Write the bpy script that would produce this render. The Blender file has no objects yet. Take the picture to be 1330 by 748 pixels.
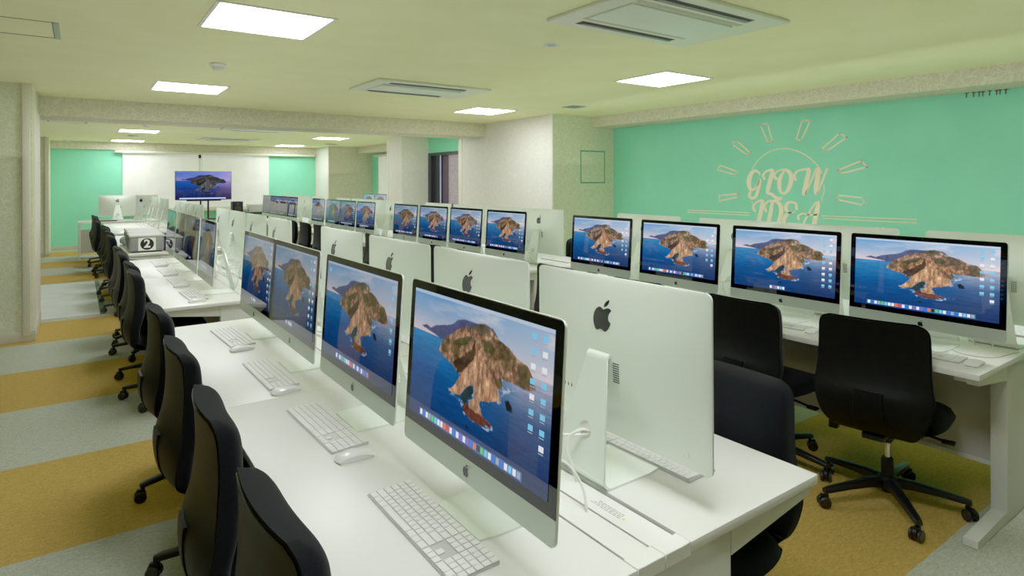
import bpy, bmesh, math, random
import numpy as np
from mathutils import Vector, Matrix
random.seed(7)
PI = math.pi
SC = bpy.context.scene
COL = SC.collection

# ------------------------------------------------------------------ helpers
def lin(c):
    c = c / 255.0
    return c / 12.92 if c <= 0.04045 else ((c + 0.055) / 1.055) ** 2.4
def rgb(r, g, b):
    return (lin(r), lin(g), lin(b), 1.0)

def link(o, parent=None):
    COL.objects.link(o)
    if parent is not None:
        o.parent = parent
    return o
def tag(o, label=None, cat=None, group=None, kind=None):
    if label: o['label'] = label
    if cat: o['category'] = cat
    if group: o['group'] = group
    if kind: o['kind'] = kind
    return o
def thing(name, label, cat, loc=(0, 0, 0), rz=0.0, group=None):
    o = bpy.data.objects.new(name, None)
    o.empty_display_size = 0.1
    o.location = loc
    o.rotation_euler = (0, 0, rz)
    link(o)
    return tag(o, label, cat, group)
def part(name, mesh, parent=None, loc=None, rot=None, label=None):
    o = bpy.data.objects.new(name, mesh)
    if loc: o.location = loc
    if rot: o.rotation_euler = rot
    link(o, parent)
    if label: o['label'] = label
    return o
def kids(o, table=[None]):
    return [c for c in o.children]
def dup(root, loc, rz=0.0, label=None, group=None, skip=()):
    def rec(o, par):
        c = o.copy()
        COL.objects.link(c)
        c.parent = par
        for ch in TREE.get(o.name, []):
            if ch.name.split('.')[0] in skip: continue
            rec(ch, c)
        return c
    r = rec(root, None)
    r.location = loc
    r.rotation_euler = (0, 0, rz)
    if label: r['label'] = label
    if group: r['group'] = group
    return r
TREE = {}
def index_tree(o):
    TREE[o.name] = list(o.children)
    for c in o.children: index_tree(c)

class MB:
    """collects shapes into one bmesh"""
    def __init__(s): s.bm = bmesh.new()
    def box(s, x0, x1, y0, y1, z0, z1, bev=0.0, seg=2, M=None):
        r = bmesh.ops.create_cube(s.bm, size=1.0)
        vs = r['verts']
        for v in vs:
            v.co = Vector(((x0 + x1) / 2 + v.co.x * (x1 - x0), (y0 + y1) / 2 + v.co.y * (y1 - y0), (z0 + z1) / 2 + v.co.z * (z1 - z0)))
        if bev > 0:
            es = list({e for v in vs for e in v.link_edges})
            rb = bmesh.ops.bevel(s.bm, geom=es, offset=bev, segments=seg, affect='EDGES', profile=0.5)
            vs = rb['verts'] if rb['verts'] else vs
            if M is not None:
                allv = set(rb['verts'])
                for f in rb['faces']:
                    allv.update(f.verts)
                for v in allv: v.co = M @ v.co
        elif M is not None:
            for v in vs: v.co = M @ v.co
        return s
    def hexa(s, pts):
        """8 points: bottom 4 then top 4, ccw"""
        v = [s.bm.verts.new(p) for p in pts]
        for f in ((3, 2, 1, 0), (4, 5, 6, 7), (0, 1, 5, 4), (1, 2, 6, 5), (2, 3, 7, 6), (3, 0, 4, 7)):
            s.bm.faces.new([v[i] for i in f])
        return s
    def quad(s, *pts):
        s.bm.faces.new([s.bm.verts.new(p) for p in pts])
        return s
    def cyl(s, p0, p1, r0, r1=None, n=16, cap=True):
        r1 = r0 if r1 is None else r1
        p0 = Vector(p0); p1 = Vector(p1)
        d = (p1 - p0).normalized()
        a = d.orthogonal().normalized(); b = d.cross(a)
        A = []; B = []
        for i in range(n):
            t = 2 * PI * i / n
            w = a * math.cos(t) + b * math.sin(t)
            A.append(s.bm.verts.new(p0 + w * r0)); B.append(s.bm.verts.new(p1 + w * r1))
        for i in range(n):
            j = (i + 1) % n
            s.bm.faces.new((A[i], A[j], B[j], B[i]))
        if cap:
            s.bm.faces.new(list(reversed(A))); s.bm.faces.new(B)
        return s
    def lathe(s, prof, c=(0, 0, 0), n=24, axis='z'):
        rings = []
        for r, z in prof:
            ring = []
            for i in range(n):
                t = 2 * PI * i / n
                p = (r * math.cos(t), r * math.sin(t), z)
                if axis == 'y': p = (p[0], p[2], p[1])
                if axis == 'x': p = (p[2], p[0], p[1])
                ring.append(s.bm.verts.new((c[0] + p[0], c[1] + p[1], c[2] + p[2])))
            rings.append(ring)
        for k in range(len(rings) - 1):
            for i in range(n):
                j = (i + 1) % n
                s.bm.faces.new((rings[k][i], rings[k][j], rings[k + 1][j], rings[k + 1][i]))
        s.bm.faces.new(list(reversed(rings[0]))); s.bm.faces.new(rings[-1])
        return s
    def tube(s, pts, r, n=8):
        P = [Vector(p) for p in pts]
        rings = []
        up = None
        for i, p in enumerate(P):
            d = (P[min(i + 1, len(P) - 1)] - P[max(i - 1, 0)]).normalized()
            if up is None: up = d.orthogonal().normalized()
            a = (up - d * up.dot(d)).normalized(); up = a
            b = d.cross(a)
            rings.append([s.bm.verts.new(p + (a * math.cos(2 * PI * k / n) + b * math.sin(2 * PI * k / n)) * r) for k in range(n)])
        for q in range(len(rings) - 1):
            for k in range(n):
                j = (k + 1) % n
                s.bm.faces.new((rings[q][k], rings[q][j], rings[q + 1][j], rings[q + 1][k]))
        s.bm.faces.new(list(reversed(rings[0]))); s.bm.faces.new(rings[-1])
        return s
    def grid_solid(s, outer, inner, nu, nv):
        """closed solid between two (u,v)->point sheets"""
        O = [[s.bm.verts.new(outer(i / nu, j / nv)) for i in range(nu + 1)] for j in range(nv + 1)]
        I = [[s.bm.verts.new(inner(i / nu, j / nv)) for i in range(nu + 1)] for j in range(nv + 1)]
        for j in range(nv):
            for i in range(nu):
                s.bm.faces.new((O[j][i], O[j][i + 1], O[j + 1][i + 1], O[j + 1][i]))
                s.bm.faces.new((I[j][i], I[j + 1][i], I[j + 1][i + 1], I[j][i + 1]))
        for i in range(nu):
            s.bm.faces.new((O[0][i], I[0][i], I[0][i + 1], O[0][i + 1]))
            s.bm.faces.new((O[nv][i], O[nv][i + 1], I[nv][i + 1], I[nv][i]))
        for j in range(nv):
            s.bm.faces.new((O[j][0], O[j + 1][0], I[j + 1][0], I[j][0]))
            s.bm.faces.new((O[j][nu], I[j][nu], I[j + 1][nu], O[j + 1][nu]))
        return s
    def mesh(s, name, mat, smooth=False, angle=None, M=None):
        bmesh.ops.recalc_face_normals(s.bm, faces=s.bm.faces)
        if M is not None: bmesh.ops.transform(s.bm, matrix=M, verts=s.bm.verts)
        if angle is not None:
            for f in s.bm.faces: f.smooth = True
            for e in s.bm.edges:
                if len(e.link_faces) == 2 and e.calc_face_angle(0) > math.radians(angle): e.smooth = False
        elif smooth:
            for f in s.bm.faces: f.smooth = True
        me = bpy.data.meshes.new(name)
        s.bm.to_mesh(me); s.bm.free()
        if mat: me.materials.append(mat)
        return me

def spline(pts, n=6, closed=False):
    """Catmull-Rom through points of any dimension"""
    P = [np.array(p, float) for p in pts]
    out = []
    m = len(P)
    rng = range(m) if closed else range(m - 1)
    for i in rng:
        if closed: a, b, c, d = P[i - 1], P[i], P[(i + 1) % m], P[(i + 2) % m]
        else: a, b, c, d = P[max(i - 1, 0)], P[i], P[i + 1], P[min(i + 2, m - 1)]
        for k in range(n):
            t = k / n
            out.append(0.5 * ((2 * b) + (c - a) * t + (2 * a - 5 * b + 4 * c - d) * t * t + (3 * b - a - 3 * c + d) * t ** 3))
    if not closed: out.append(P[-1])
    return out

def poly2d(name, contours, depth, mat, M=None):
    """filled flat outline(s) with holes, extruded, in local xy then moved by M"""
    cu = bpy.data.curves.new(name, 'CURVE'); cu.dimensions = '2D'; cu.fill_mode = 'BOTH'; cu.extrude = depth / 2
    for c in contours:
        sp = cu.splines.new('POLY'); sp.points.add(len(c) - 1); sp.use_cyclic_u = True
        for i, p in enumerate(c): sp.points[i].co = (p[0], p[1], 0, 1)
    o = bpy.data.objects.new(name, cu); COL.objects.link(o)
    bpy.context.view_layer.update()
    me = bpy.data.meshes.new_from_object(o.evaluated_get(bpy.context.evaluated_depsgraph_get()))
    bpy.data.objects.remove(o)
    me.name = name
    me.materials.clear(); me.materials.append(mat)
    if M is not None: me.transform(M)
    return me
def text2d(name, body, size, depth, mat, M=None):
    cu = bpy.data.curves.new(name, 'FONT'); cu.body = body; cu.size = size; cu.extrude = depth / 2
    cu.align_x = 'CENTER'; cu.align_y = 'CENTER'; cu.offset = size * 0.03
    o = bpy.data.objects.new(name, cu); COL.objects.link(o)
    bpy.context.view_layer.update()
    me = bpy.data.meshes.new_from_object(o.evaluated_get(bpy.context.evaluated_depsgraph_get()))
    bpy.data.objects.remove(o)
    me.materials.clear(); me.materials.append(mat)
    if M is not None: me.transform(M)
    return me

# ------------------------------------------------------------------ materials
def mat(name, col, rough=0.5, metal=0.0, spec=0.5, emit=None, es=0.0, coat=0.0):
    m = bpy.data.materials.new(name); m.use_nodes = True
    b = m.node_tree.nodes['Principled BSDF']
    b.inputs['Base Color'].default_value = col
    b.inputs['Roughness'].default_value = rough
    b.inputs['Metallic'].default_value = metal
    b.inputs['Specular IOR Level'].default_value = spec
    b.inputs['Coat Weight'].default_value = coat
    if emit:
        b.inputs['Emission Color'].default_value = emit
        b.inputs['Emission Strength'].default_value = es
    return m
def nodes(m): return m.node_tree.nodes, m.node_tree.links, m.node_tree.nodes['Principled BSDF']
def noisy(m, c1, c2, scale, detail=4, bump=0.0, bscale=None, dist=0.002, stretch=None, lo=0.35, hi=0.65):
    N, L, b = nodes(m)
    tc = N.new('ShaderNodeTexCoord'); mp = N.new('ShaderNodeMapping')
    L.new(tc.outputs['Object'], mp.inputs[0])
    if stretch: mp.inputs['Scale'].default_value = stretch
    n = N.new('ShaderNodeTexNoise'); n.inputs['Scale'].default_value = scale; n.inputs['Detail'].default_value = detail
    L.new(mp.outputs[0], n.inputs['Vector'])
    r = N.new('ShaderNodeValToRGB')
    r.color_ramp.elements[0].position = lo; r.color_ramp.elements[1].position = hi
    r.color_ramp.elements[0].color = c1; r.color_ramp.elements[1].color = c2
    L.new(n.outputs['Fac'], r.inputs[0]); L.new(r.outputs[0], b.inputs['Base Color'])
    if bump:
        n2 = N.new('ShaderNodeTexNoise'); n2.inputs['Scale'].default_value = bscale or scale; n2.inputs['Detail'].default_value = 3
        L.new(tc.outputs['Object'], n2.inputs['Vector'])
        bp = N.new('ShaderNodeBump'); bp.inputs['Strength'].default_value = bump; bp.inputs['Distance'].default_value = dist
        L.new(n2.outputs['Fac'], bp.inputs['Height']); L.new(bp.outputs[0], b.inputs['Normal'])
    return m

def wallpaper(name, base, line, base2=None):
    """textured wall covering with a random web of fine raised lines"""
    m = mat(name, base, 0.75, spec=0.25)
    N, L, b = nodes(m)
    tc = N.new('ShaderNodeTexCoord')
    prev = None
    wn_ = N.new('ShaderNodeTexNoise'); wn_.inputs['Scale'].default_value = 7; wn_.inputs['Detail'].default_value = 1
    L.new(tc.outputs['Object'], wn_.inputs['Vector'])
    wv = N.new('ShaderNodeVectorMath'); wv.operation = 'MULTIPLY_ADD'; wv.inputs[1].default_value = (.16, .16, .16); L.new(wn_.outputs['Color'], wv.inputs[0]); L.new(tc.outputs['Object'], wv.inputs[2])
    for i, (sc, rot) in enumerate(((9, (0.3, 0.2, 0.1)), (12, (1.1, 0.7, 2.0)), (15, (2.2, 1.3, 0.6)))):
        mp = N.new('ShaderNodeMapping'); mp.inputs['Rotation'].default_value = rot; mp.inputs['Location'].default_value = (i * 3.7, i * 1.3, i * 2.1)
        L.new(wv.outputs[0], mp.inputs[0])
        v = N.new('ShaderNodeTexVoronoi'); v.feature = 'DISTANCE_TO_EDGE'; v.inputs['Scale'].default_value = sc
        L.new(mp.outputs[0], v.inputs['Vector'])
        lt = N.new('ShaderNodeMapRange'); lt.inputs['From Min'].default_value = 0.012; lt.inputs['From Max'].default_value = 0.035
        lt.inputs['To Min'].default_value = 1; lt.inputs['To Max'].default_value = 0
        L.new(v.outputs['Distance'], lt.inputs['Value'])
        if prev is None: prev = lt.outputs[0]
        else:
            mx = N.new('ShaderNodeMath'); mx.operation = 'MAXIMUM'
            L.new(prev, mx.inputs[0]); L.new(lt.outputs[0], mx.inputs[1]); prev = mx.outputs[0]
    nz = N.new('ShaderNodeTexNoise'); nz.inputs['Scale'].default_value = 45; nz.inputs['Detail'].default_value = 5
    L.new(tc.outputs['Object'], nz.inputs['Vector'])
    m0 = N.new('ShaderNodeMix'); m0.data_type = 'RGBA'; m0.inputs[6].default_value = base; m0.inputs[7].default_value = base2 or tuple(c * 0.82 for c in base[:3]) + (1,)
    L.new(nz.outputs['Fac'], m0.inputs[0])
    m1 = N.new('ShaderNodeMix'); m1.data_type = 'RGBA'; m1.inputs[7].default_value = line
    f = N.new('ShaderNodeMath'); f.operation = 'MULTIPLY'; f.inputs[1].default_value = 0.6
    L.new(prev, f.inputs[0]); L.new(f.outputs[0], m1.inputs[0]); L.new(m0.outputs[2], m1.inputs[6])
    L.new(m1.outputs[2], b.inputs['Base Color'])
    bp = N.new('ShaderNodeBump'); bp.inputs['Strength'].default_value = 0.25; bp.inputs['Distance'].default_value = 0.002
    L.new(prev, bp.inputs['Height']); L.new(bp.outputs[0], b.inputs['Normal'])
    return m

def carpet():
    m = mat('carpet_stripes', rgb(150, 150, 140), 0.95, spec=0.1)
    N, L, b = nodes(m)
    tc = N.new('ShaderNodeTexCoord'); sx = N.new('ShaderNodeSeparateXYZ'); L.new(tc.outputs['Object'], sx.inputs[0])
    def math_(op, a, bb):
        n = N.new('ShaderNodeMath'); n.operation = op
        for i, v in enumerate((a, bb)):
            if v is None: continue
            if isinstance(v, (int, float)): n.inputs[i].default_value = v
            else: L.new(v, n.inputs[i])
        return n.outputs[0]
    t = math_('DIVIDE', math_('SUBTRACT', sx.outputs['Y'], 1.03 - 20 * 1.0375), 2.075)
    fr = math_('FRACT', t, None)
    gold = math_('LESS_THAN', fr, 0.5)
    def mix(f, a, bb):
        x = N.new('ShaderNodeMix'); x.data_type = 'RGBA'
        if isinstance(f, float): x.inputs[0].default_value = f
        else: L.new(f, x.inputs[0])
        for i, v in ((6, a), (7, bb)):
            if isinstance(v, tuple): x.inputs[i].default_value = v
            else: L.new(v, x.inputs[i])
        return x.outputs[2]
    def nz(scale, st, lo, hi):
        mp = N.new('ShaderNodeMapping'); mp.inputs['Scale'].default_value = st; mp.inputs['Rotation'].default_value = (0, 0, 0.5)
        L.new(tc.outputs['Object'], mp.inputs[0])
        n = N.new('ShaderNodeTexNoise'); n.inputs['Scale'].default_value = scale; n.inputs['Detail'].default_value = 5; n.inputs['Roughness'].default_value = 0.7
        L.new(mp.outputs[0], n.inputs['Vector'])
        r = N.new('ShaderNodeMapRange'); r.inputs['From Min'].default_value = lo; r.inputs['From Max'].default_value = hi
        L.new(n.outputs['Fac'], r.inputs['Value'])
        return r.outputs[0]
    a = nz(120, (1, 1, 1), 0.35, 0.65); c = nz(28, (1, 2.6, 1), 0.3, 0.7)
    f = math_('MULTIPLY', math_('ADD', a, c), 0.5)
    g = mix(f, GOLD1, GOLD2); q = mix(f, GREY1, GREY2)
    L.new(mix(gold, q, g), b.inputs['Base Color'])
    bp = N.new('ShaderNodeBump'); bp.inputs['Strength'].default_value = 0.5; bp.inputs['Distance'].default_value = 0.003
    L.new(a, bp.inputs['Height']); L.new(bp.outputs[0], b.inputs['Normal'])
    return m

GOLD1, GOLD2 = rgb(142, 110, 38), rgb(206, 170, 84)
GREY1, GREY2 = rgb(132, 138, 120), rgb(196, 200, 180)
M_carpet = carpet()
M_ceil = noisy(mat('ceiling_paint', rgb(225, 222, 175), 0.9, spec=0.2), rgb(233, 234, 176), rgb(238, 239, 186), 3, bump=0.1, bscale=160, dist=0.001)
M_paper = wallpaper('beige_wallpaper', rgb(216, 213, 182), rgb(236, 235, 212))
M_paperL = wallpaper('pale_wallpaper', rgb(236, 233, 220), rgb(242, 240, 230))
M_paperG = wallpaper('greenish_wallpaper', rgb(226, 230, 192), rgb(240, 245, 220))
M_green = noisy(mat('mint_green_paint', rgb(120, 205, 160), 0.6, spec=0.25), rgb(126, 226, 184), rgb(131, 231, 189), 2.5, bump=0.05, bscale=220, dist=0.001)
M_trimw = mat('cream_trim', rgb(226, 222, 200), 0.5)
M_base = mat('baseboard_vinyl', rgb(200, 196, 172), 0.55)
M_desk = noisy(mat('white_laminate', rgb(232, 233, 226), 0.35, spec=0.4), rgb(231, 232, 226), rgb(235, 236, 230), 3)
M_deskedge = mat('white_edge', rgb(226, 227, 216), 0.4)
M_deskleg = mat('white_powder_coat', rgb(206, 208, 196), 0.45)
M_slot = mat('dark_slot', rgb(48, 50, 46), 0.7)
M_panel = noisy(mat('grey_modesty_panel', rgb(176, 172, 152), 0.6), rgb(170, 167, 150), rgb(178, 175, 158), 6)
M_alu = mat('brushed_aluminium', rgb(236, 243, 234), 0.42, metal=0.38, spec=0.5)
M_alu2 = mat('chin_aluminium', rgb(206, 220, 203), 0.38, metal=0.65)
M_glass = mat('black_glass', rgb(2, 3, 3), 0.03, spec=0.42)
M_logo = mat('dark_logo', rgb(18, 20, 20), 0.18, spec=0.6)
M_black = mat('black_plastic', rgb(9, 9, 10), 0.45, spec=0.3)
M_dkgrey = mat('dark_slot_grey', rgb(40, 42, 40), 0.6)
M_shell = noisy(mat('charcoal_shell', rgb(36, 36, 34), 0.55, spec=0.12), rgb(5, 6, 4), rgb(9, 10, 8), 30, bump=0.15, bscale=900, dist=0.0004)
M_fabric = noisy(mat('black_fabric', rgb(30, 33, 36), 0.95, spec=0.08), rgb(5, 7, 9), rgb(12, 15, 18), 350, bump=0.4, bscale=600, dist=0.001)
M_fabric.node_tree.nodes['Principled BSDF'].inputs['Sheen Weight'].default_value = 0.05
M_chrome = mat('chrome_post', rgb(200, 200, 198), 0.15, metal=1.0)
M_whitepl = mat('white_plastic', rgb(236, 238, 236), 0.22, spec=0.5)
M_key = mat('white_key', rgb(240, 241, 238), 0.45)
M_kbase = mat('keyboard_aluminium', rgb(205, 209, 204), 0.4, metal=0.3)
M_cable = mat('white_cable', rgb(235, 236, 230), 0.4)
M_wheel = mat('castor_rubber', rgb(12, 12, 13), 0.4)
M_light = mat('light_diffuser', rgb(255, 255, 250), 0.4, emit=(0.955, 0.995, 1.0, 1), es=17.6)
M_lframe = mat('light_frame', rgb(225, 226, 210), 0.4)
M_ac = mat('ac_panel', rgb(214, 222, 196), 0.45)
M_blind = noisy(mat('roller_blind', rgb(232, 234, 224), 0.9, spec=0.1, emit=rgb(235, 238, 232), es=0.16), rgb(228, 231, 222), rgb(236, 238, 228), 4)
M_sign = mat('mural_paint', rgb(254, 241, 200), 0.6)
M_signdk = mat('dark_letter', rgb(88, 92, 66), 0.6)
M_greyplastic = noisy(mat('grey_case_plastic', rgb(128, 132, 130), 0.5), rgb(122, 126, 124), rgb(136, 140, 138), 5)
M_white = mat('white_paper', rgb(240, 240, 234), 0.7)
M_grn_dk = mat('dark_green_strip', rgb(58, 98, 80), 0.6)
M_mat = noisy(mat('pale_floor_sheet', rgb(205, 208, 205), 0.5), rgb(198, 202, 202), rgb(212, 214, 210), 3)
M_tapegrn = mat('teal_tape', rgb(96, 168, 134), 0.6)
M_yellow = mat('yellow_mark', rgb(240, 210, 30), 0.6)
M_greytext = mat('grey_print', rgb(150, 152, 148), 0.7)

# ------------------------------------------------------------------ desktop picture painted as a vertex-colour mesh
GW, GH = 416, 234
def value_noise(sx, sy, seed, oct=5, gain=0.55):
    rs = np.random.RandomState(seed)
    X, Y = np.meshgrid(np.linspace(0, 1, GW), np.linspace(0, 1, GH))
    out = np.zeros((GH, GW)); amp = 1; tot = 0
    for o in range(oct):
        nx, ny = max(2, int(sx * 2 ** o)), max(2, int(sy * 2 ** o))
        g = rs.rand(ny + 2, nx + 2)
        fx = X * nx; fy = Y * ny
        ix = fx.astype(int); iy = fy.astype(int)
        tx = fx - ix; ty = fy - iy
        tx = tx * tx * (3 - 2 * tx); ty = ty * ty * (3 - 2 * ty)
        a = g[iy, ix] * (1 - tx) + g[iy, ix + 1] * tx
        b = g[iy + 1, ix] * (1 - tx) + g[iy + 1, ix + 1] * tx
        out += amp * (a * (1 - ty) + b * ty); tot += amp; amp *= gain
    return out / tot
def homog(src, dst):
    A = []
    for (x, y), (u, v) in zip(src, dst):
        A.append([x, y, 1, 0, 0, 0, -u * x, -u * y, -u]); A.append([0, 0, 0, x, y, 1, -v * x, -v * y, -v])
    h = np.linalg.svd(np.array(A, float))[2][-1].reshape(3, 3)
    return h
HM = homog([(92, 76), (928, 131), (905, 570), (68, 445)], [(0, 0), (1, 0), (1, 1), (0, 1)])
def tr(pts):
    o = []
    for x, y in pts:
        w = HM @ np.array([x, y, 1.0]); o.append((w[0] / w[2], w[1] / w[2]))
    return o
PX, PY = np.meshgrid((np.arange(GW) + 0.0) / (GW - 1), (np.arange(GH) + 0.0) / (GH - 1))
def inside(poly, jit=0.006, seed=3):
    jx = PX + (value_noise(40, 24, seed) - 0.5) * jit * 2.4; jy = PY + (value_noise(40, 24, seed + 1) - 0.5) * jit * 4
    r = np.zeros(PX.shape, bool)
    n = len(poly)
    for i in range(n):
        x0, y0 = poly[i]; x1, y1 = poly[(i + 1) % n]
        if y0 == y1: continue
        c = ((y0 > jy) != (y1 > jy)) & (jx < (x1 - x0) * (jy - y0) / (y1 - y0) + x0)
        r ^= c
    return r.astype(float)
def blur(a, k=1):
    for _ in range(k):
        p = np.pad(a, 1, mode='edge')
        a = (p[:-2, 1:-1] + p[2:, 1:-1] + p[1:-1, :-2] + p[1:-1, 2:] + 2 * p[1:-1, 1:-1]) / 6
    return a
def picture():
    def c(r, g, b): return np.array([r, g, b], float)
    def lerp(a, b, t): return a * (1 - t[..., None]) + b * t[..., None]
    hz = 0.325
    t = np.clip(PY / hz, 0, 1)
    sky = lerp(c(104, 154, 200), c(212, 196, 200), t ** 1.3)
    sky = lerp(sky, c(206, 210, 220), np.clip((PX - .3) * 0.8, 0, .5))
    cl = np.clip((value_noise(5, 12, 11) - 0.52) * 4, 0, 1)
    sky = lerp(sky, c(240, 222, 220), cl * 0.75 * np.clip(PX * 1.4, .25, 1))
    d = np.clip((PY - hz) / (1 - hz), 0, 1)
    sea = lerp(c(52, 128, 178), c(22, 88, 146), np.clip(d * 2.2, 0, 1))
    sea = lerp(sea, c(20, 54, 104), np.clip(d * 1.5 - .5, 0, 1))
    right = np.clip((PX - .5) * 3, 0, 1)
    seaR = lerp(c(176, 176, 192), c(72, 100, 140), np.clip(d * 2.4, 0, 1)); seaR = lerp(seaR, c(32, 54, 98), np.clip(d * 1.6 - .5, 0, 1))
    sea = lerp(sea, seaR, right)
    sea = sea * (0.84 + 0.34 * value_noise(14, 70, 5, 5, .7))[..., None]
    img = np.where((PY < hz)[..., None], sky, sea)
    n1 = value_noise(26, 16, 21, 5, .7); n2 = value_noise(60, 22, 22, 4, .75); n3 = value_noise(9, 8, 23, 4)
    far = blur(inside(tr([(140,186),(175,180),(200,188),(240,178),(300,172),(350,165),(380,150),(420,146),(470,150),(500,152),(540,150),(590,158),(620,178),(600,200),(500,210),(400,215),(300,216),(270,214),(210,200)]), .002, 31))
    img = lerp(img, c(78, 84, 118) * (0.75 + .5 * n1)[..., None], far)
    main = inside(tr([(260,248),(275,225),(300,210),(345,190),(385,176),(420,166),(470,165),(500,152),(545,150),(585,162),(620,182),(680,200),(730,225),(790,240),(815,265),(832,295),(800,302),(740,297),(700,292),(655,290),(640,280),(655,305),(645,316),(600,318),(540,330),(480,320),(420,304),(385,302),(350,280),(300,266)]), .003, 33)
    foam = blur(inside(tr([(600,300),(660,285),(700,300),(760,300),(690,322),(640,335),(650,352),(600,366),(540,376),(520,400),(600,418),(605,440),(540,436),(430,412),(400,380),(380,372),(340,366),(325,350),(500,330)]), .008, 60), 2)
    img = lerp(img, c(196, 206, 220), foam * np.clip((value_noise(30, 40, 61, 4, .7) - .5) * 5, 0, .8))
    rock = lerp(c(108, 80, 60), c(196, 154, 124), np.clip((n2 - .3) * 2.4, 0, 1))
    rock = lerp(rock, c(78, 72, 44), np.clip((n3 - .5) * 5, 0, .75))
    rock = rock * (0.55 + 0.9 * n1)[..., None]
    img = lerp(img, rock, blur(main))
    for pl, col, a in (([(360,210),(430,190),(475,195),(450,212),(400,228),(350,225)], c(66, 70, 38), .8),
                       ([(490,205),(495,235),(470,262),(430,285),(400,302),(380,298),(350,275),(400,255),(450,235)], c(58, 46, 34), .8),
                       ([(530,200),(560,190),(610,215),(570,232),(535,220)], c(70, 72, 46), .75),
                       ([(480,160),(560,156),(590,180),(520,180)], c(92, 92, 84), .6),
                       ([(700,235),(790,250),(780,262),(720,250)], c(86, 80, 56), .5)):
        img = lerp(img, col * (0.7 + .6 * n1)[..., None], blur(inside(tr(pl), .012, 40), 2) * a)
    pen = inside(tr([(490,205),(515,225),(560,262),(600,290),(630,320),(640,348),(600,355),(560,360),(525,362),(520,372),(500,340),(470,325),(440,335),(400,362),(360,364),(332,355),(370,335),(395,310),(430,285),(480,255),(495,235)]), .003, 35)
    st = value_noise(70, 10, 24, 4, .7)
    prk = lerp(c(138, 98, 70), c(226, 184, 148), np.clip((st * .6 + n2 * .4 - .3) * 2.6, 0, 1)) * (0.72 + .5 * n1)[..., None]
    img = lerp(img, prk, blur(pen))
    img = lerp(img, c(44, 62, 62) * (0.7 + .6 * n1)[..., None], blur(inside(tr([(420,350),(455,330),(480,328),(485,345),(460,365),(430,385),(405,370)]), .002, 36)))
    img = lerp(img, prk * .95, blur(inside(tr([(490,335),(510,350),(525,385),(545,405),(500,405),(460,395),(455,375),(480,360)]), .003, 37)))
    img = lerp(img, c(100, 60, 46) * (0.6 + .8 * n2)[..., None], blur(inside(tr([(415,390),(440,378),(460,392),(540,403),(590,420),(592,430),(560,425),(520,428),(470,420),(430,405)]), .004, 38)))
    for pl in ([(668,345),(690,342),(710,360),(708,372),(680,368)], [(436,441),(450,438),(460,447),(445,451)]):
        img = lerp(img, c(36, 40, 42), blur(inside(tr(pl), .003, 39)))
    bar = (PY < 0.022).astype(float)
    img = lerp(img, c(206, 216, 232), bar * .7)
    return np.clip(img, 0, 255) / 255
PIC = picture()
GAM = 1.32
PICL = np.where(PIC <= 0.04045, PIC / 12.92, ((PIC + 0.055) / 1.055) ** 2.4) ** GAM
def screen_mesh(name, w, h, tint=(1, 1, 1)):
    """grid in the local y/z plane facing -x; left of picture at +y"""
    me = bpy.data.meshes.new(name)
    ys = w / 2 - PX * w; zs = h - PY * h
    co = np.zeros((GH * GW, 3)); co[:, 1] = ys.ravel(); co[:, 2] = zs.ravel()
    idx = np.arange(GH * GW).reshape(GH, GW)
    q = np.stack([idx[:-1, :-1], idx[1:, :-1], idx[1:, 1:], idx[:-1, 1:]], -1).reshape(-1, 4)
    me.vertices.add(len(co)); me.vertices.foreach_set('co', co.ravel())
    me.loops.add(q.size); me.loops.foreach_set('vertex_index', q.ravel().astype(np.int32))
    me.polygons.add(len(q)); me.polygons.foreach_set('loop_start', (np.arange(len(q)) * 4).astype(np.int32))
    me.update(calc_edges=True)
    at = me.color_attributes.new('pic', 'FLOAT_COLOR', 'POINT')
    cc = np.ones((GH * GW, 4)); px = PICL.reshape(-1, 3) * np.array(tint)
    if tint[2] != 1:      # night version: dark grey island, violet light from the right
        land = np.clip((PIC[..., 0] - PIC[..., 2]) * 6, 0, 1).ravel()[:, None]
        lum = PICL.mean(-1).ravel()[:, None]
        px = px * (1 - land) + lum * np.array((.24, .24, .26)) * land
        vi = (np.clip(PX * 2.2 - 1.3, 0, 1) * np.clip(1.15 - PY, 0, 1)).ravel()[:, None] * (1 - land)
        px = px + vi * np.array((.34, .14, .30)) * .55
        px = px * (1 - .75 * np.clip(PY * 1.6 - .8, 0, 1).ravel()[:, None])
    cc[:, :3] = px
    at.data.foreach_set('color', cc.ravel())
    return me
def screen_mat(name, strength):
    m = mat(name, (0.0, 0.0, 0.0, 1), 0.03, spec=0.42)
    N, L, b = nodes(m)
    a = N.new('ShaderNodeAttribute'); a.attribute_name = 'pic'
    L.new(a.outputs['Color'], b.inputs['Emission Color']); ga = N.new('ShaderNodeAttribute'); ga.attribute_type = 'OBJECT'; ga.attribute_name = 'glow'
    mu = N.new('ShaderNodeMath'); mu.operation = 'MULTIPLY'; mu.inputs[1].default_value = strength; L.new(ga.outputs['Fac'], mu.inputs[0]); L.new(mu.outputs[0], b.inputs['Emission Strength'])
    b.inputs['Base Color'].default_value = (0.004, 0.004, 0.005, 1)
    return m
M_screen = screen_mat('lit_screen', 1.05)
ME_screen = screen_mesh('screen_picture', 0.597, 0.327); ME_screen.materials.append(M_screen)
def emat(name, c, s=1.0):
    c = tuple(x ** GAM for x in c[:3]) + (1,)
    m = mat(name, (0, 0, 0, 1), 0.05, emit=c, es=s); N, L, b = nodes(m)
    ga = N.new('ShaderNodeAttribute'); ga.attribute_type = 'OBJECT'; ga.attribute_name = 'glow'
    mu = N.new('ShaderNodeMath'); mu.operation = 'MULTIPLY'; mu.inputs[1].default_value = s; L.new(ga.outputs['Fac'], mu.inputs[0]); L.new(mu.outputs[0], b.inputs['Emission Strength'])
    return m
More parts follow.
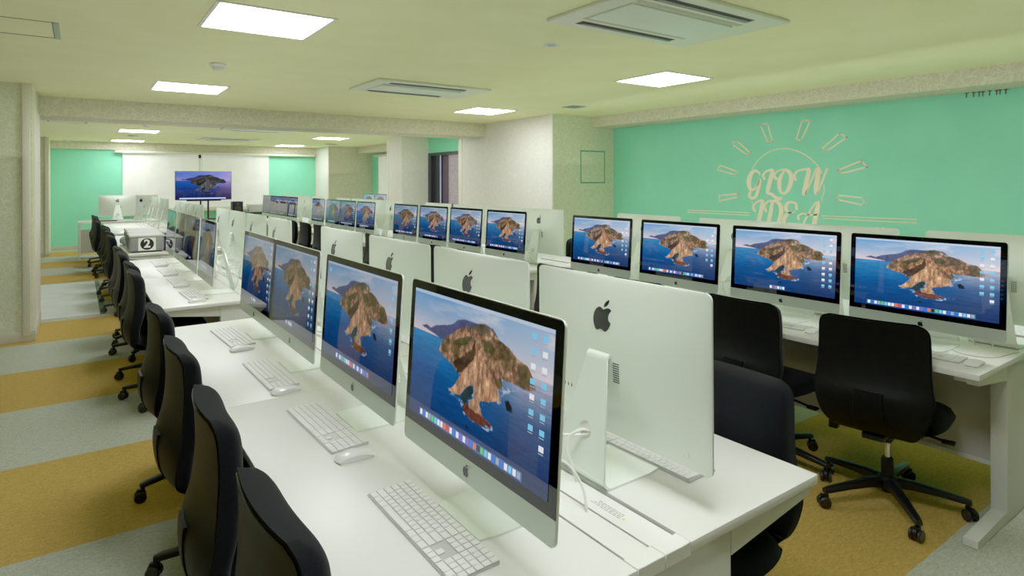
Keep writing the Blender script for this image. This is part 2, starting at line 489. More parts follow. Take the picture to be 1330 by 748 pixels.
IC = {'cyan': emat('icon_cyan', rgb(120, 200, 234)), 'white': emat('icon_white', rgb(228, 232, 238)), 'blue': emat('icon_blue', rgb(40, 120, 225)),
      'orange': emat('icon_orange', rgb(225, 120, 40)), 'purple': emat('icon_purple', rgb(140, 100, 210)), 'green': emat('icon_green', rgb(90, 200, 110)),
      'dark': emat('icon_dark', rgb(40, 46, 60)), 'grey': emat('icon_grey', rgb(160, 168, 180)), 'dock': emat('dock_bar', rgb(70, 110, 160)), 'red': emat('icon_red', rgb(220, 70, 60))}
ICK = list(IC)
def quads_mesh(name, rects):
    """rects: (u0,v0,u1,v1,colour,layer) in screen fractions"""
    me = bpy.data.meshes.new(name); vs = []; fs = []; mi = []
    w, h = 0.597, 0.327
    for (u0, v0, u1, v1, c, ly) in rects:
        b = len(vs); x = -0.0004 * ly
        for u, v in ((u0, v0), (u0, v1), (u1, v1), (u1, v0)): vs.append((x, w / 2 - u * w, h - v * h))
        fs.append((b, b + 1, b + 2, b + 3)); mi.append(ICK.index(c))
    me.from_pydata(vs, [], fs)
    for k in ICK: me.materials.append(IC[k])
    for p, i in zip(me.polygons, mi): p.material_index = i
    me.update()
    return me
def dock(u0, u1, n):
    r = [(u0, .925, u1, .985, 'dock', 1)]
    rr = random.Random(n)
    pal = ['white', 'blue', 'white', 'grey', 'green', 'cyan', 'white', 'white', 'orange', 'red', 'white', 'blue', 'white', 'purple', 'white', 'purple', 'blue', 'orange', 'dark', 'green', 'cyan', 'white', 'blue', 'grey', 'blue', 'white', 'cyan', 'white', 'grey']
    st = (u1 - u0 - .01) / n
    for i in range(n):
        a = u0 + .005 + i * st + st * .12
        c = pal[i % len(pal)] if n > 10 else ['white', 'blue', 'orange', 'white', 'cyan', 'white'][i % 6]
        r.append((a, .934, a + st * .76, .976, c, 2))
    return r
def icons(cols, rows, n, seed):
    r = []; rr = random.Random(seed); k = 0
    for c in range(cols):
        for j in range(rows):
            if k >= n: break
            u = .955 - c * .062; v = .055 + j * .093
            r.append((u - .013, v, u + .013, v + .035, 'cyan' if rr.random() < .7 else 'white', 1))
            r.append((u - .014, v + .045, u + .012, v + .051, 'grey', 1))
            k += 1
    return r
ME_dockL = quads_mesh('dock_long', dock(.10, .86, 29))
ME_dockS = quads_mesh('dock_short', dock(.38, .54, 6))
ME_dockM = quads_mesh('dock_medium', dock(.22, .72, 18))
ME_ic1 = quads_mesh('icons_two_columns', icons(2, 8, 15, 1))
ME_ic2 = quads_mesh('icons_two_full_columns', icons(2, 9, 18, 2))
ME_ic3 = quads_mesh('icons_one_column', icons(1, 7, 7, 3))
ME_ic_lone = quads_mesh('single_icon', [(.04, .07, .066, .11, 'cyan', 1)])

# ------------------------------------------------------------------ all-in-one computer
TILT = Matrix.Translation((-0.0835, 0, 0.087)) @ Matrix.Rotation(math.radians(3.8), 4, 'Y')
W2, HH = 0.325, 0.430
def rrect(hy, z0, z1, r, n=6):
    p = []
    for cy, cz, a0 in ((hy - r, z1 - r, 0), (-hy + r, z1 - r, 90), (-hy + r, z0 + r, 180), (hy - r, z0 + r, 270)):
        for i in range(n + 1):
            a = math.radians(a0 + 90 * i / n); p.append((cy + r * math.cos(a), cz + r * math.sin(a)))
    return p
def bulge(y, z):
    a = min(1, abs(y) / W2); c = min(1, abs(z - HH / 2) / (HH / 2))
    return 0.006 + 0.046 * (1 - a ** 2.2) * (1 - c ** 2.2)
def depth_at(y, z):
    s = max(abs(y) / W2, abs(z - HH / 2) / (HH / 2))
    return bulge(y, z)
def imac_body():
    b = MB(); rings = []
    base0 = rrect(W2, 0, HH, 0.017); base = []
    for i_, p_ in enumerate(base0):
        q_ = base0[(i_ + 1) % len(base0)]; n_ = max(1, int(math.hypot(q_[0] - p_[0], q_[1] - p_[1]) / .03))
        for k_ in range(n_): base.append((p_[0] + (q_[0] - p_[0]) * k_ / n_, p_[1] + (q_[1] - p_[1]) * k_ / n_))
    def ring(x, s):
        return [b.bm.verts.new((x, y * s, HH / 2 + (z - HH / 2) * s)) for y, z in base]
    rings.append(ring(0.0, 1.0)); rings.append(ring(0.005, 1.0))
    for s in (0.985, 0.95, 0.9, 0.84, 0.77, 0.69, 0.6, 0.5, 0.4, 0.3, 0.2, 0.1):
        rings.append([b.bm.verts.new((bulge(y * s, HH / 2 + (z - HH / 2) * s), y * s, HH / 2 + (z - HH / 2) * s)) for y, z in base])
    n = len(base)
    for k in range(len(rings) - 1):
        for i in range(n):
            j = (i + 1) % n
            b.bm.faces.new((rings[k][i], rings[k][j], rings[k + 1][j], rings[k + 1][i]))
    b.bm.faces.new(rings[-1]); b.bm.faces.new(list(reversed(rings[0])))
    return b.mesh('computer_body', M_alu, angle=35, M=TILT)
ME_body = imac_body()
def flat_front(name, outline, x, m, th=0.0008):
    b = MB()
    A = [b.bm.verts.new((x, y, z)) for y, z in outline]; B = [b.bm.verts.new((x + th, y, z)) for y, z in outline]
    b.bm.faces.new(A); b.bm.faces.new(list(reversed(B)))
    for i in range(len(A)):
        j = (i + 1) % len(A); b.bm.faces.new((A[i], B[i], B[j], A[j]))
    return b.mesh(name, m, M=TILT)
gl = [(y, z) for y, z in rrect(W2 - 0.002, -0.05, HH - 0.002, 0.012) if z > 0.06]
gl += [(-(W2 - 0.002), 0.055), (W2 - 0.002, 0.055)]
ME_glass = flat_front('front_glass', gl, -0.0012, M_glass)
ME_chin = flat_front('chin', [(W2 - .001, .0545), (-(W2 - .001), .0545)] + [(y, z) for y, z in rrect(W2 - .001, .001, .3, .016) if z < .05], -0.0008, M_alu2)
APPLE = spline([(0, .765), (.10, .80), (.20, .835), (.31, .83), (.41, .76), (.35, .69), (.305, .60), (.305, .49), (.36, .39), (.46, .32), (.42, .19), (.34, .06), (.25, -.01), (.16, -.005), (.08, .035), (0, .045), (-.08, .035), (-.16, -.005), (-.25, -.005), (-.34, .08), (-.43, .24), (-.475, .42), (-.465, .58), (-.41, .71), (-.32, .80), (-.21, .835), (-.10, .80)], 5, True)
LEAF = spline([(.0, .86), (.01, .97), (.07, 1.06), (.20, 1.13), (.215, 1.03), (.16, .93), (.07, .87)], 5, True)
def logo_mesh(name, size, x, zc, y0, flip):
    s = size / 1.14
    sg = 1 if flip else -1          # mirrored in local y so it reads the right way round from its own side
    M = TILT @ Matrix.Translation((x, y0, zc)) @ Matrix(((0, 0, 1, 0), (sg, 0, 0, 0), (0, 1, 0, 0), (0, 0, 0, 1)))
    return poly2d(name, [[(p[0] * s, (p[1] - .55) * s) for p in APPLE], [(p[0] * s, (p[1] - .55) * s) for p in LEAF]], 0.0006, M_logo, M)
ME_logoF = logo_mesh('front_logo', 0.028, -0.0014, 0.0275, 0, False)
ME_logoB = logo_mesh('back_logo', 0.082, depth_at(0, .333) + .0012, 0.330, 0, True)
for v in ME_logoB.vertices:      # lie on the curved back
    p = TILT.inverted() @ v.co
    side = p.x > depth_at(0, .333) + .0012
    p.x = bulge(p.y, p.z) + (0.0012 if side else 0.0002)
    v.co = TILT @ p
b = MB(); b.cyl((-.0016, 0, HH - .0115), (-.0006, 0, HH - .0115), .0022, n=12); ME_cam = b.mesh('camera_dot', M_dkgrey, M=TILT)
b = MB()
for r in range(9):
    for c in range(5):
        yy = 0.050 + c * .0045; zz = .165 + r * .006
        b.box(depth_at(yy, zz) - .0022, depth_at(yy, zz) + .0006, yy - .0016, yy + .0016, zz - .0018, zz + .0018)
ME_vent = b.mesh('vent_holes', M_dkgrey, M=TILT)
b = MB()
for k in range(6):
    yy = -.135 - k * .016; zz = .105
    d = depth_at(yy, zz); b.box(d - .003, d + .0006, yy - .0016, yy + .0016, zz - .006, zz + .006)
ME_ports = b.mesh('port_slots', M_dkgrey, M=TILT)
b = MB(); d = depth_at(.255, .035); b.lathe([(.0085, d - .002), (.0085, d + .0006), (.0065, d + .001), (.006, d + .0004)], c=(0, .255, .035), n=20, axis='x'); ME_power = b.mesh('power_button', M_alu, smooth=True, M=TILT)

# stand: foot plate bending up into a leaning neck with a round cable hole
def stand_neck():
    n0, n1 = (0.100, 0.026), (0.036, 0.304)
    L = math.hypot(n1[0] - n0[0], n1[1] - n0[1])
    w0, w1 = 0.094, 0.040
    out = [(-w0, 0), (w0, 0), (w1, L), (-w1, L)]
    hole = [(0.024 * math.cos(2 * PI * i / 28), 0.098 + 0.024 * math.sin(2 * PI * i / 28)) for i in range(28)]
    d = Vector((n1[0] - n0[0], 0, n1[1] - n0[1])).normalized()
    nrm = Vector((d.z, 0, -d.x))
    M = Matrix(((0, d.x, nrm.x, n0[0]), (1, 0, 0, 0), (0, d.z, nrm.z, n0[1]), (0, 0, 0, 1)))
    return poly2d('stand_neck', [out, hole], 0.006, M_alu, M)
def stand_foot():
    b = MB(); path = [(-.105, .003), (-.06, .003), (0, .003), (.07, .003)]
    for i in range(1, 8):
        a = math.radians(-90 + 104 * i / 7); path.append((.079 + .0215 * math.cos(a), .0245 + .0215 * math.sin(a)))
    path[-1] = (.1003, .0265)
    T = []; Bm = []
    m = len(path)
    for i, (x, z) in enumerate(path):
        dx = path[min(i + 1, m - 1)][0] - path[max(i - 1, 0)][0]; dz = path[min(i + 1, m - 1)][1] - path[max(i - 1, 0)][1]
        l = math.hypot(dx, dz); nx, nz = -dz / l, dx / l
        w = 0.100 if i > 0 else 0.092
        if i == m - 1: w = 0.094
        elif i > 4: w = .100 - .006 * (i - 4) / (m - 5)
        T.append([b.bm.verts.new((x + nx * .003, s * w, z + nz * .003)) for s in (-1, 1)])
        Bm.append([b.bm.verts.new((x - nx * .003, s * w, z - nz * .003)) for s in (-1, 1)])
    for i in range(m - 1):
        b.bm.faces.new((T[i][0], T[i][1], T[i + 1][1], T[i + 1][0])); b.bm.faces.new((Bm[i][0], Bm[i + 1][0], Bm[i + 1][1], Bm[i][1]))
        b.bm.faces.new((T[i][0], T[i + 1][0], Bm[i + 1][0], Bm[i][0])); b.bm.faces.new((T[i][1], Bm[i][1], Bm[i + 1][1], T[i + 1][1]))
    b.bm.faces.new((T[0][0], Bm[0][0], Bm[0][1], T[0][1])); b.bm.faces.new((T[-1][0], T[-1][1], Bm[-1][1], Bm[-1][0]))
    return b.mesh('stand_foot', M_alu, angle=40)
def stand_top():
    b = MB(); path = [(.0363, .303), (.034, .311), (.028, .3165), (.018, .318), (0, .317), (-.03, .315)]
    T = []; B_ = []
    m = len(path)
    for i, (x, z) in enumerate(path):
        dx = path[min(i + 1, m - 1)][0] - path[max(i - 1, 0)][0]; dz = path[min(i + 1, m - 1)][1] - path[max(i - 1, 0)][1]
        l = math.hypot(dx, dz); nx, nz = dz / l, -dx / l
        T.append([b.bm.verts.new((x + nx * .003, s * .040, z + nz * .003)) for s in (-1, 1)])
        B_.append([b.bm.verts.new((x - nx * .003, s * .040, z - nz * .003)) for s in (-1, 1)])
    for i in range(m - 1):
        b.bm.faces.new((T[i][0], T[i][1], T[i + 1][1], T[i + 1][0])); b.bm.faces.new((B_[i][0], B_[i + 1][0], B_[i + 1][1], B_[i][1]))
        b.bm.faces.new((T[i][0], T[i + 1][0], B_[i + 1][0], B_[i][0])); b.bm.faces.new((T[i][1], B_[i][1], B_[i + 1][1], T[i + 1][1]))
    b.bm.faces.new((T[0][0], B_[0][0], B_[0][1], T[0][1])); b.bm.faces.new((T[-1][0], T[-1][1], B_[-1][1], B_[-1][0]))
    return b.mesh('stand_hinge_top', M_alu, angle=60)
ME_neck, ME_foot, ME_hinge = stand_neck(), stand_foot(), stand_top()
pw = spline([(-.015, 0, .235), (.02, .006, .15), (.065, .012, .122), (.10, .006, .128), (.125, -.012, .108), (.132, -.010, .07), (.125, .002, .035), (.118, .008, .004), (.116, .008, -.012)], 6)
b = MB(); b.tube([tuple(p) for p in pw], .0042, 10); ME_power_cable = b.mesh('power_cable', M_cable, smooth=True)
pw = spline([(.0, .0, .15), (.05, .004, .112), (.09, -.006, .108), (.13, -.035, .108), (.165, -.075, .088), (.178, -.11, .045), (.172, -.13, .006), (.170, -.135, -.012)], 6)
b = MB(); b.tube([tuple(p) for p in pw], .0036, 8); ME_net_cable = b.mesh('network_cable', M_cable, smooth=True)

def make_imac(dockm, icm):
    t = thing('desktop_computer', 'x', 'computer')
    bd = part('computer_body', ME_body, t)
    part('vent', ME_vent, bd); part('port_row', ME_ports, bd); part('power_button', ME_power, bd)
    part('rear_logo', ME_logoB, bd, label='dark fruit-shaped emblem on the silver back')
    ch = part('chin', ME_chin, t); part('front_logo', ME_logoF, ch, label='small black fruit-shaped emblem on the chin')
    g = part('front_glass', ME_glass, t); part('camera', ME_cam, g)
    off = TILT @ Vector((-0.0022, 0, 0.055 + 0.025))
    s = part('screen', ME_screen, t, off, (0, math.radians(3.8), 0), 'lit screen showing a rocky island in a blue sea')
    part('dock_bar', dockm, s); part('desktop_icons', icm, s)
    if icm is ME_ic3: part('single_icon', ME_ic_lone, s)
    st = part('stand', ME_foot, t); part('stand_neck', ME_neck, st); part('stand_top', ME_hinge, st)
    part('power_cable', ME_power_cable, t); part('network_cable', ME_net_cable, t)
    index_tree(t)
    return t

# ------------------------------------------------------------------ keyboard and mouse
KEYM = {}
def key_mesh(w, d):
    k = (round(w, 4), round(d, 4))
    if k not in KEYM:
        b = MB(); b.box(-d / 2, d / 2, -w / 2, w / 2, 0, .0022, .0009, 2)
        KEYM[k] = b.mesh('key', M_key, angle=50)
    return KEYM[k]
def key_layout():
    K = []; U = .019; g = .0016; D = .0183
    def row(x0, r, ws, hd=1.0, pitch=U):
        x = x0
        for w in ws:
            if w > 0: K.append((x + w * pitch / 2, r, w * pitch - g, hd))
            x += abs(w) * pitch
    x0 = .0035
    row(x0, 0, [1.5, 1.25, 1.4, 6.7, 1.4, 1.25, 1.5]); row(x0, 1, [2.25] + [1] * 10 + [2.75]); row(x0, 2, [1.75] + [1] * 11 + [2.25])
    row(x0, 3, [1.5] + [1] * 12 + [1.5]); row(x0, 4, [1] * 13 + [2]); row(x0, 5, [15 / 14] * 14)
    x1 = x0 + 15 * U + .0015
    for r in (3, 4, 5): row(x1, r, [1, 1, 1])
    row(x1, 0, [1, 1, 1]); row(x1, 1, [-1, 1])
    x2 = x1 + 3 * U + .0015
    for r in (1, 2, 3, 4, 5): row(x2, r, [.94, .94, .94, .94])
    row(x2, 0, [1.88, .94, .94])
    return K, D
KL, KD = key_layout()
def kb_pos(x, r): return (-.0555 + .0095 + r * .0187, .209 - x)
KM = Matrix(((1, 0, 0, 0), (0, 1, 0, 0), (.03, 0, 1, .0055), (0, 0, 0, 1)))
def kbase():
    b = MB(); b.hexa([(-.057, -.209, 0), (.057, -.209, 0), (.057, .209, 0), (-.057, .209, 0), (-.0575, -.209, .0045), (.0575, -.209, .0085), (.0575, .209, .0085), (-.0575, .209, .0045)])
    es = [e for e in b.bm.edges]; bmesh.ops.bevel(b.bm, geom=es, offset=.0015, segments=2, affect='EDGES')
    return b.mesh('keyboard_base', M_kbase, angle=40)
ME_kbase = kbase()
def kb_top():
    b = MB()
    for x, r, w, hd in KL:
        px, py = kb_pos(x, r); z = .0055 + .035 * (px + .057)
        b.box(px - KD / 2 + .0008, px + KD / 2 - .0008, py - w / 2, py + w / 2, z, z + .0022, .0007, 1)
    return b.mesh('keys', M_key)
ME_keys = kb_top()
def make_kb(fine):
    t = thing('keyboard', 'x', 'keyboard')
    part('keyboard_base', ME_kbase, t)
    if fine:
        for x, r, w, hd in KL:
            px, py = kb_pos(x, r); z = .0055 + .035 * (px + .057)
            part('space_bar' if w > .1 else 'key', key_mesh(w, KD - .0016), t, (px, py, z), (0, -.035, 0))
    else: part('keys', ME_keys, t)
    index_tree(t)
    return t
def mouse_mesh():
    b = MB()
    def o(u, v):
        a = (u - .5) * 2; c = (v - .5) * 2
        hw = .0285 * (1 - .12 * c * c); y = a * hw; x = c * .0565 * (1 - .14 * a * a)
        z = .0055 + .0165 * (1 - abs(c) ** 2.2) ** .8 * (1 - .28 * a * a) * (1 - .12 * c)
        return (x, y, z)
    def i(u, v):
        p = o(u, v); return (p[0] * .94, p[1] * .92, .0015)
    b.grid_solid(o, i, 12, 20)
    return b.mesh('mouse_shell', M_whitepl, angle=60)
ME_mouse = mouse_mesh()
b = MB(); b.box(-.048, .048, -.022, .022, 0, .003, .001, 1); ME_mbase = b.mesh('mouse_base', M_kbase)
def make_mouse():
    t = thing('computer_mouse', 'x', 'mouse')
    part('mouse_shell', ME_mouse, t); part('mouse_base', ME_mbase, t)
    index_tree(t); return t

# ------------------------------------------------------------------ office chair
def interp(tab, z):
    for (a, *va), (c, *vc) in zip(tab, tab[1:]):
        if z <= c:
            t = 0 if c == a else max(0, (z - a) / (c - a)); t = t * t * (3 - 2 * t) if False else t
            return [p + (q - p) * t for p, q in zip(va, vc)]
    return list(tab[-1][1:])
#        z     x_out  halfw  wrap
BT0 = [(.375, -.190, .120, .000), (.392, -.235, .152, .006), (.425, -.280, .182, .018), (.47, -.302, .204, .030), (.53, -.310, .222, .040), (.575, -.306, .228, .044),
      (.62, -.288, .220, .032), (.68, -.274, .214, .024), (.76, -.268, .212, .022), (.83, -.270, .210, .022), (.858, -.272, .206, .021), (.876, -.274, .196, .019), (.887, -.276, .178, .017), (.891, -.277, .15, .013)]
BT = [tuple(p) for p in spline(BT0, 4)]
Z0, Z1 = .375, .890
def back_sheet(off, grow, zlo, zhi, pill=0.0):
    def f(u, v):
        z = zlo + (zhi - zlo) * v
        zz = Z0 + (Z1 - Z0) * (z - zlo * 1.0) / (zhi - zlo) if False else min(max(z, Z0), Z1)
        x, hw, wr = interp(BT, zz)
        a = (u - .5) * 2
        aa = math.sin(a * PI / 2 * .98) / math.sin(PI / 2 * .98)
        hw = hw + grow
        th = off * (1 if pill == 0 else (max(0, 1 - abs(aa) ** 5)) ** .5 * (max(0.02, 1 - abs(2 * v - 1) ** 9)) ** .5 + 0)
        return (x + wr * aa * aa + th, aa * hw, z)
    return f
def zfix(sheet, z0, z1, extra=0.0):
    def f(u, v):
        p = sheet(u, v)
        a = (u - .5) * 2
        return (p[0], p[1], p[2])
    return f
def chair_shell():
    b = MB(); b.grid_solid(back_sheet(0.0, 0, Z0, Z1), back_sheet(.013, -.002, Z0, Z1), 24, 44)
    return b.mesh('back_shell', M_shell, angle=50)
def chair_cushion():
    b = MB()
    def outer(u, v):
        z = .43 + (.899 - .43) * v
        x, hw, wr = interp(BT, min(z - .006, Z1)); a = (u - .5) * 2; aa = math.sin(a * PI / 2 * .98) / math.sin(PI / 2 * .98)
        return (x + wr * aa * aa + .004, aa * (hw + .008), z)
    def inner(u, v):
        z = .43 + (.899 - .43) * v
        x, hw, wr = interp(BT, min(z - .004, Z1)); a = (u - .5) * 2; aa = math.sin(a * PI / 2 * .98) / math.sin(PI / 2 * .98)
        th = .020 + .060 * (max(0, 1 - abs(aa) ** 4)) ** .5 * (max(0, 1 - abs(2 * v - 1) ** 8)) ** .5
        th += .018 * math.exp(-((z - .62) / .08) ** 2) * (1 - aa * aa)
        return (x + wr * aa * aa + .006 + th, aa * (hw + .005), z - .004 * v)
    b.grid_solid(outer, inner, 26, 44)
    return b.mesh('back_cushion', M_fabric, angle=70)
def chair_seat():
    b = MB()
    def edge(u, v):
        a = (u - .5) * 2; c = (v - .5) * 2
        k = (1 - .5 * (abs(a) ** 6) * .16)
        y = a * .245 * (1 - .10 * max(0, c) ** 3 - .16 * max(0, -c) ** 3)
        x = .02 + c * .245 * (1 - .10 * abs(a) ** 4)
        return x, y, a, c
    def top(u, v):
        x, y, a, c = edge(u, v)
        z = .425 + .05 * (max(0, 1 - abs(a) ** 6)) ** .5 * (max(0, 1 - abs(c) ** 6)) ** .5 - .022 * max(0, c) ** 3
        return (x, y, z)
    def bot(u, v):
        x, y, a, c = edge(u, v)
        return (x * .97, y * .95, .425 - .022 * (max(0, 1 - a ** 8)) ** .5 * (max(0, 1 - c ** 8)) ** .5 - .02 * max(0, c) ** 3)
    b.grid_solid(top, bot, 22, 22)
    return b.mesh('seat_cushion', M_fabric, angle=70)
b = MB(); b.box(-.16, .15, -.14, .14, .385, .405, .008, 2); ME_span = b.mesh('seat_pan', M_black, angle=40)
b = MB(); b.box(-.14, .09, -.05, .05, .325, .388, .014, 3); b.box(-.24, -.1, -.045, .045, .36, .388, .008, 2); ME_mech = b.mesh('tilt_mechanism', M_black, angle=40)
b = MB(); b.tube([tuple(p) for p in spline([(.03, -.05, .355), (.03, -.13, .352), (.035, -.19, .342), (.04, -.215, .338)], 4)], .006, 8); b.box(.02, .06, -.255, -.205, .330, .342, .004, 2); ME_lever = b.mesh('height_lever', M_black, smooth=False)
b = MB(); b.tube([tuple(p) for p in spline([(-.04, .05, .355), (-.04, .14, .35), (-.045, .20, .335)], 4)], .005, 8); b.box(-.065, -.025, .195, .235, .305, .342, .004, 2); ME_lever2 = b.mesh('tilt_lever', M_black)
b = MB(); b.cyl((0, 0, .20), (0, 0, .335), .0135, n=20); ME_post = b.mesh('gas_post', M_chrome, smooth=False, angle=40)
b = MB(); b.lathe([(.024, .055), (.026, .12), (.026, .205), (.020, .215)], n=24); ME_collar = b.mesh('post_collar', M_black, angle=40)
b = MB(); b.lathe([(.028, .075), (.044, .085), (.044, .118), (.032, .128)], n=24); ME_hub = b.mesh('base_hub', M_black, angle=40)
def arm_mesh():
    b = MB(); pr = [(.028, .082, .124, .022), (.10, .088, .122, .021), (.20, .082, .108, .019), (.292, .072, .094, .0175), (.318, .068, .088, .013)]
    rg = []
    for x, z0, z1, w in pr:
        rg.append([b.bm.verts.new(p) for p in ((x, -w, z0), (x, w, z0), (x, w, z1 - .006), (x, w * .6, z1), (x, -w * .6, z1), (x, -w, z1 - .006))])
    for k in range(len(rg) - 1):
        for i in range(6):
            j = (i + 1) % 6; b.bm.faces.new((rg[k][i], rg[k][j], rg[k + 1][j], rg[k + 1][i]))
    b.bm.faces.new(list(reversed(rg[0]))); b.bm.faces.new(rg[-1])
    return b.mesh('base_arm', M_black, angle=50)
ME_arm = arm_mesh()
def castor_mesh():
    b = MB(); b.cyl((0, 0, .045), (0, 0, .075), .007, n=10)
    b.lathe([(.010, -.009), (.024, -.008), (.026, 0), (.024, .008), (.010, .009)], c=(.012, 0, .034), n=18, axis='y')
    for v in b.bm.verts: pass
    b.box(-.008, .028, -.010, .010, .030, .062, .004, 2)
    return b.mesh('castor_fork', M_black, angle=40)
def castor_wheel():
    b = MB()
    for s in (-1, 1):
        y0, y1 = s * .010, s * .024
        a, c = min(y0, y1), max(y0, y1)
        prof = [(.006, a), (.023, a), (.0262, a + .003), (.0262, c - .004), (.022, c), (.004, c)]
        b.lathe(prof, c=(.012, 0, .0265), n=20, axis='y')
    return b.mesh('castor_wheels', M_wheel, angle=40)
ME_cast, ME_cwheel = castor_mesh(), castor_wheel()
def spine():
    b = MB()
    def o(u, v):
        z = .395 + .195 * v; x, hw, wr = interp(BT, z); y = (u - .5) * 2 * (.060 - .006 * v)
        return (x - .005 + wr * (y / hw) ** 2 - .005 * math.exp(-((v - 1) / .10) ** 2), y, z)
    def i(u, v):
        z = .395 + .195 * v; x, hw, wr = interp(BT, z); y = (u - .5) * 2 * (.064 - .006 * v)
        return (x + .002 + wr * (y / hw) ** 2, y, z)
    b.grid_solid(o, i, 8, 10)
    return b.mesh('lumbar_bracket', M_shell, angle=30)
ME_spine, ME_shell_, ME_cush, ME_seat = spine(), chair_shell(), chair_cushion(), chair_seat()
CB = random.Random(4)
def make_chair(turn=0.3):
    t = thing('office_chair', 'x', 'chair')
    sh = part('back_shell', ME_shell_, t); part('lumbar_bracket', ME_spine, sh)
    part('back_cushion', ME_cush, t)
    part('seat', ME_seat, t); part('seat_pan', ME_span, t)
    mc = part('tilt_mechanism', ME_mech, t); part('lever', ME_lever, mc); part('lever', ME_lever2, mc)
    part('gas_post', ME_post, t, label='chrome gas post'); part('post_collar', ME_collar, t)
    hb = part('base_hub', ME_hub, t)
    for k in range(5):
        a = turn + k * 2 * PI / 5
        part('base_arm', ME_arm, t, rot=(0, 0, a))
        c = part('castor', ME_cast, t, (.305 * math.cos(a), .305 * math.sin(a), 0), (0, 0, a + CB.uniform(-1.2, 1.2)))
        part('castor_wheel', ME_cwheel, c)
    index_tree(t)
    return t

# ------------------------------------------------------------------ the room
H = 2.4485
def struct(name, boxes, m, bev=0.0):
    b = MB()
    for bx in boxes: b.box(*bx, bev=bev)
    o = part(name, b.mesh(name, m, angle=30))
    o['kind'] = 'structure'
    return o
XR = 6.6
struct('floor', [(-2.8, 6.9, -3.2, 17.5, -.1, 0)], M_carpet)
struct('ceiling', [(-2.8, 6.9, -3.2, 17.5, H, H + .1)], M_ceil)
M_shade = wallpaper('shaded_wallpaper', rgb(112, 116, 98), rgb(128, 132, 112))  # dark tone put into the out-of-view walls to dim screen reflections
struct('wall_left', [(-2.8, -2.6, -3.2, 17.5, 0, H)], M_shade)
struct('wall_near', [(-2.6, 6.9, -3.2, -3.0, 0, H)], M_shade)
struct('wall_right', [(XR, 6.9, -3.0, 9.27, 0, H), (XR - .03, 6.9, 12.12, 17.0, 0, H)], M_green)
struct('wall_back', [(-2.6, 6.9, 17.0, 17.4, 0, H)], M_green)
struct('wall_left_partition', [(-2.6, -.352, 7.40, 8.48, 0, H)], M_paperG)
struct('wall_left_far', [(-2.6, -.50, 15.75, 17.0, 0, H)], M_paperG)
struct('wall_pillar_near', [(5.42, XR, 6.645, 9.21, 0, H)], M_paperG)
struct('wall_pillar_middle', [(5.36, XR, 11.42, 12.12, 0, H)], M_paperL)
struct('wall_pillar_far', [(5.37, XR, 15.88, 17.0, 0, H)], M_paper)
# alcove wall with its window opening
wy0, wy1, wz0, wz1 = 9.95, 11.40, 1.0, 2.10
struct('wall_alcove', [(5.97, XR, 9.21, 11.42, wz1, H), (5.97, XR, 9.21, 11.42, 0, wz0), (5.97, XR, 9.21, wy0, wz0, wz1), (5.97, XR, wy1, 11.42, wz0, wz1)], M_green)
M_winfr = mat('dark_window_frame', rgb(34, 36, 44), 0.4)
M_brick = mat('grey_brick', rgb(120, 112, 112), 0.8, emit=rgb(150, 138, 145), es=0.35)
N_, L_, B_ = nodes(M_brick)
tc = N_.new('ShaderNodeTexCoord'); br = N_.new('ShaderNodeTexBrick'); br.inputs['Scale'].default_value = 9
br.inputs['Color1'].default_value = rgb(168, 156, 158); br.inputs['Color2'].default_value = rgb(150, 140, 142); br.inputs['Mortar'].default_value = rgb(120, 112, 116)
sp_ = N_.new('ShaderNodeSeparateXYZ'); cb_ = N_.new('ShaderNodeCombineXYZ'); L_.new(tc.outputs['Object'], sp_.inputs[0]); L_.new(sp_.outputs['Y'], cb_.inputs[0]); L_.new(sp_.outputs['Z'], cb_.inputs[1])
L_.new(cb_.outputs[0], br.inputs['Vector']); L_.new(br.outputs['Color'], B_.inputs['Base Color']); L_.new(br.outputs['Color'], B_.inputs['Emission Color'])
wn = thing('window_1', None, None, (0, 0, 0)); wn['kind'] = 'structure'
b = MB(); b.box(5.95, 6.12, wy1 - .12, wy1, wz0, wz1); b.box(5.95, 6.12, wy0, wy0 + .1, wz0, wz1); b.box(5.951, 6.119, wy0, wy1, wz1 - .055, wz1); b.box(5.951, 6.119, wy0, wy1, wz0, wz0 + .07)
b.box(6.02, 6.10, wy1 - .38, wy1 - .12, wz0, wz1)
part('window_frame', b.mesh('window_frame', M_winfr), wn)
b = MB(); b.box(6.015, 6.03, wy1 - .42, wy1 - .39, wz0 + .07, wz1 - .055); part('window_stile', b.mesh('window_stile', mat('pale_blue_stile', rgb(150, 170, 205), .4, emit=rgb(140, 160, 200), es=.3)), wn)
b = MB(); b.box(6.10, 6.115, wy0, wy1, wz0, wz1); g_ = part('window_pane', b.mesh('window_pane', M_brick), wn)
b = MB(); b.box(6.07, 6.085, wy1 - .62, wy1 - .41, wz0, wz1); part('window_side_panel', b.mesh('side_panel', mat('mauve_panel', rgb(92, 72, 88), .6)), wn)
b = MB(); b.box(5.945, 6.0, wy0, wy1, wz0 - .03, wz0 + .01); part('window_sill', b.mesh('sill', mat('mauve_sill', rgb(150, 120, 140), .5)), wn)

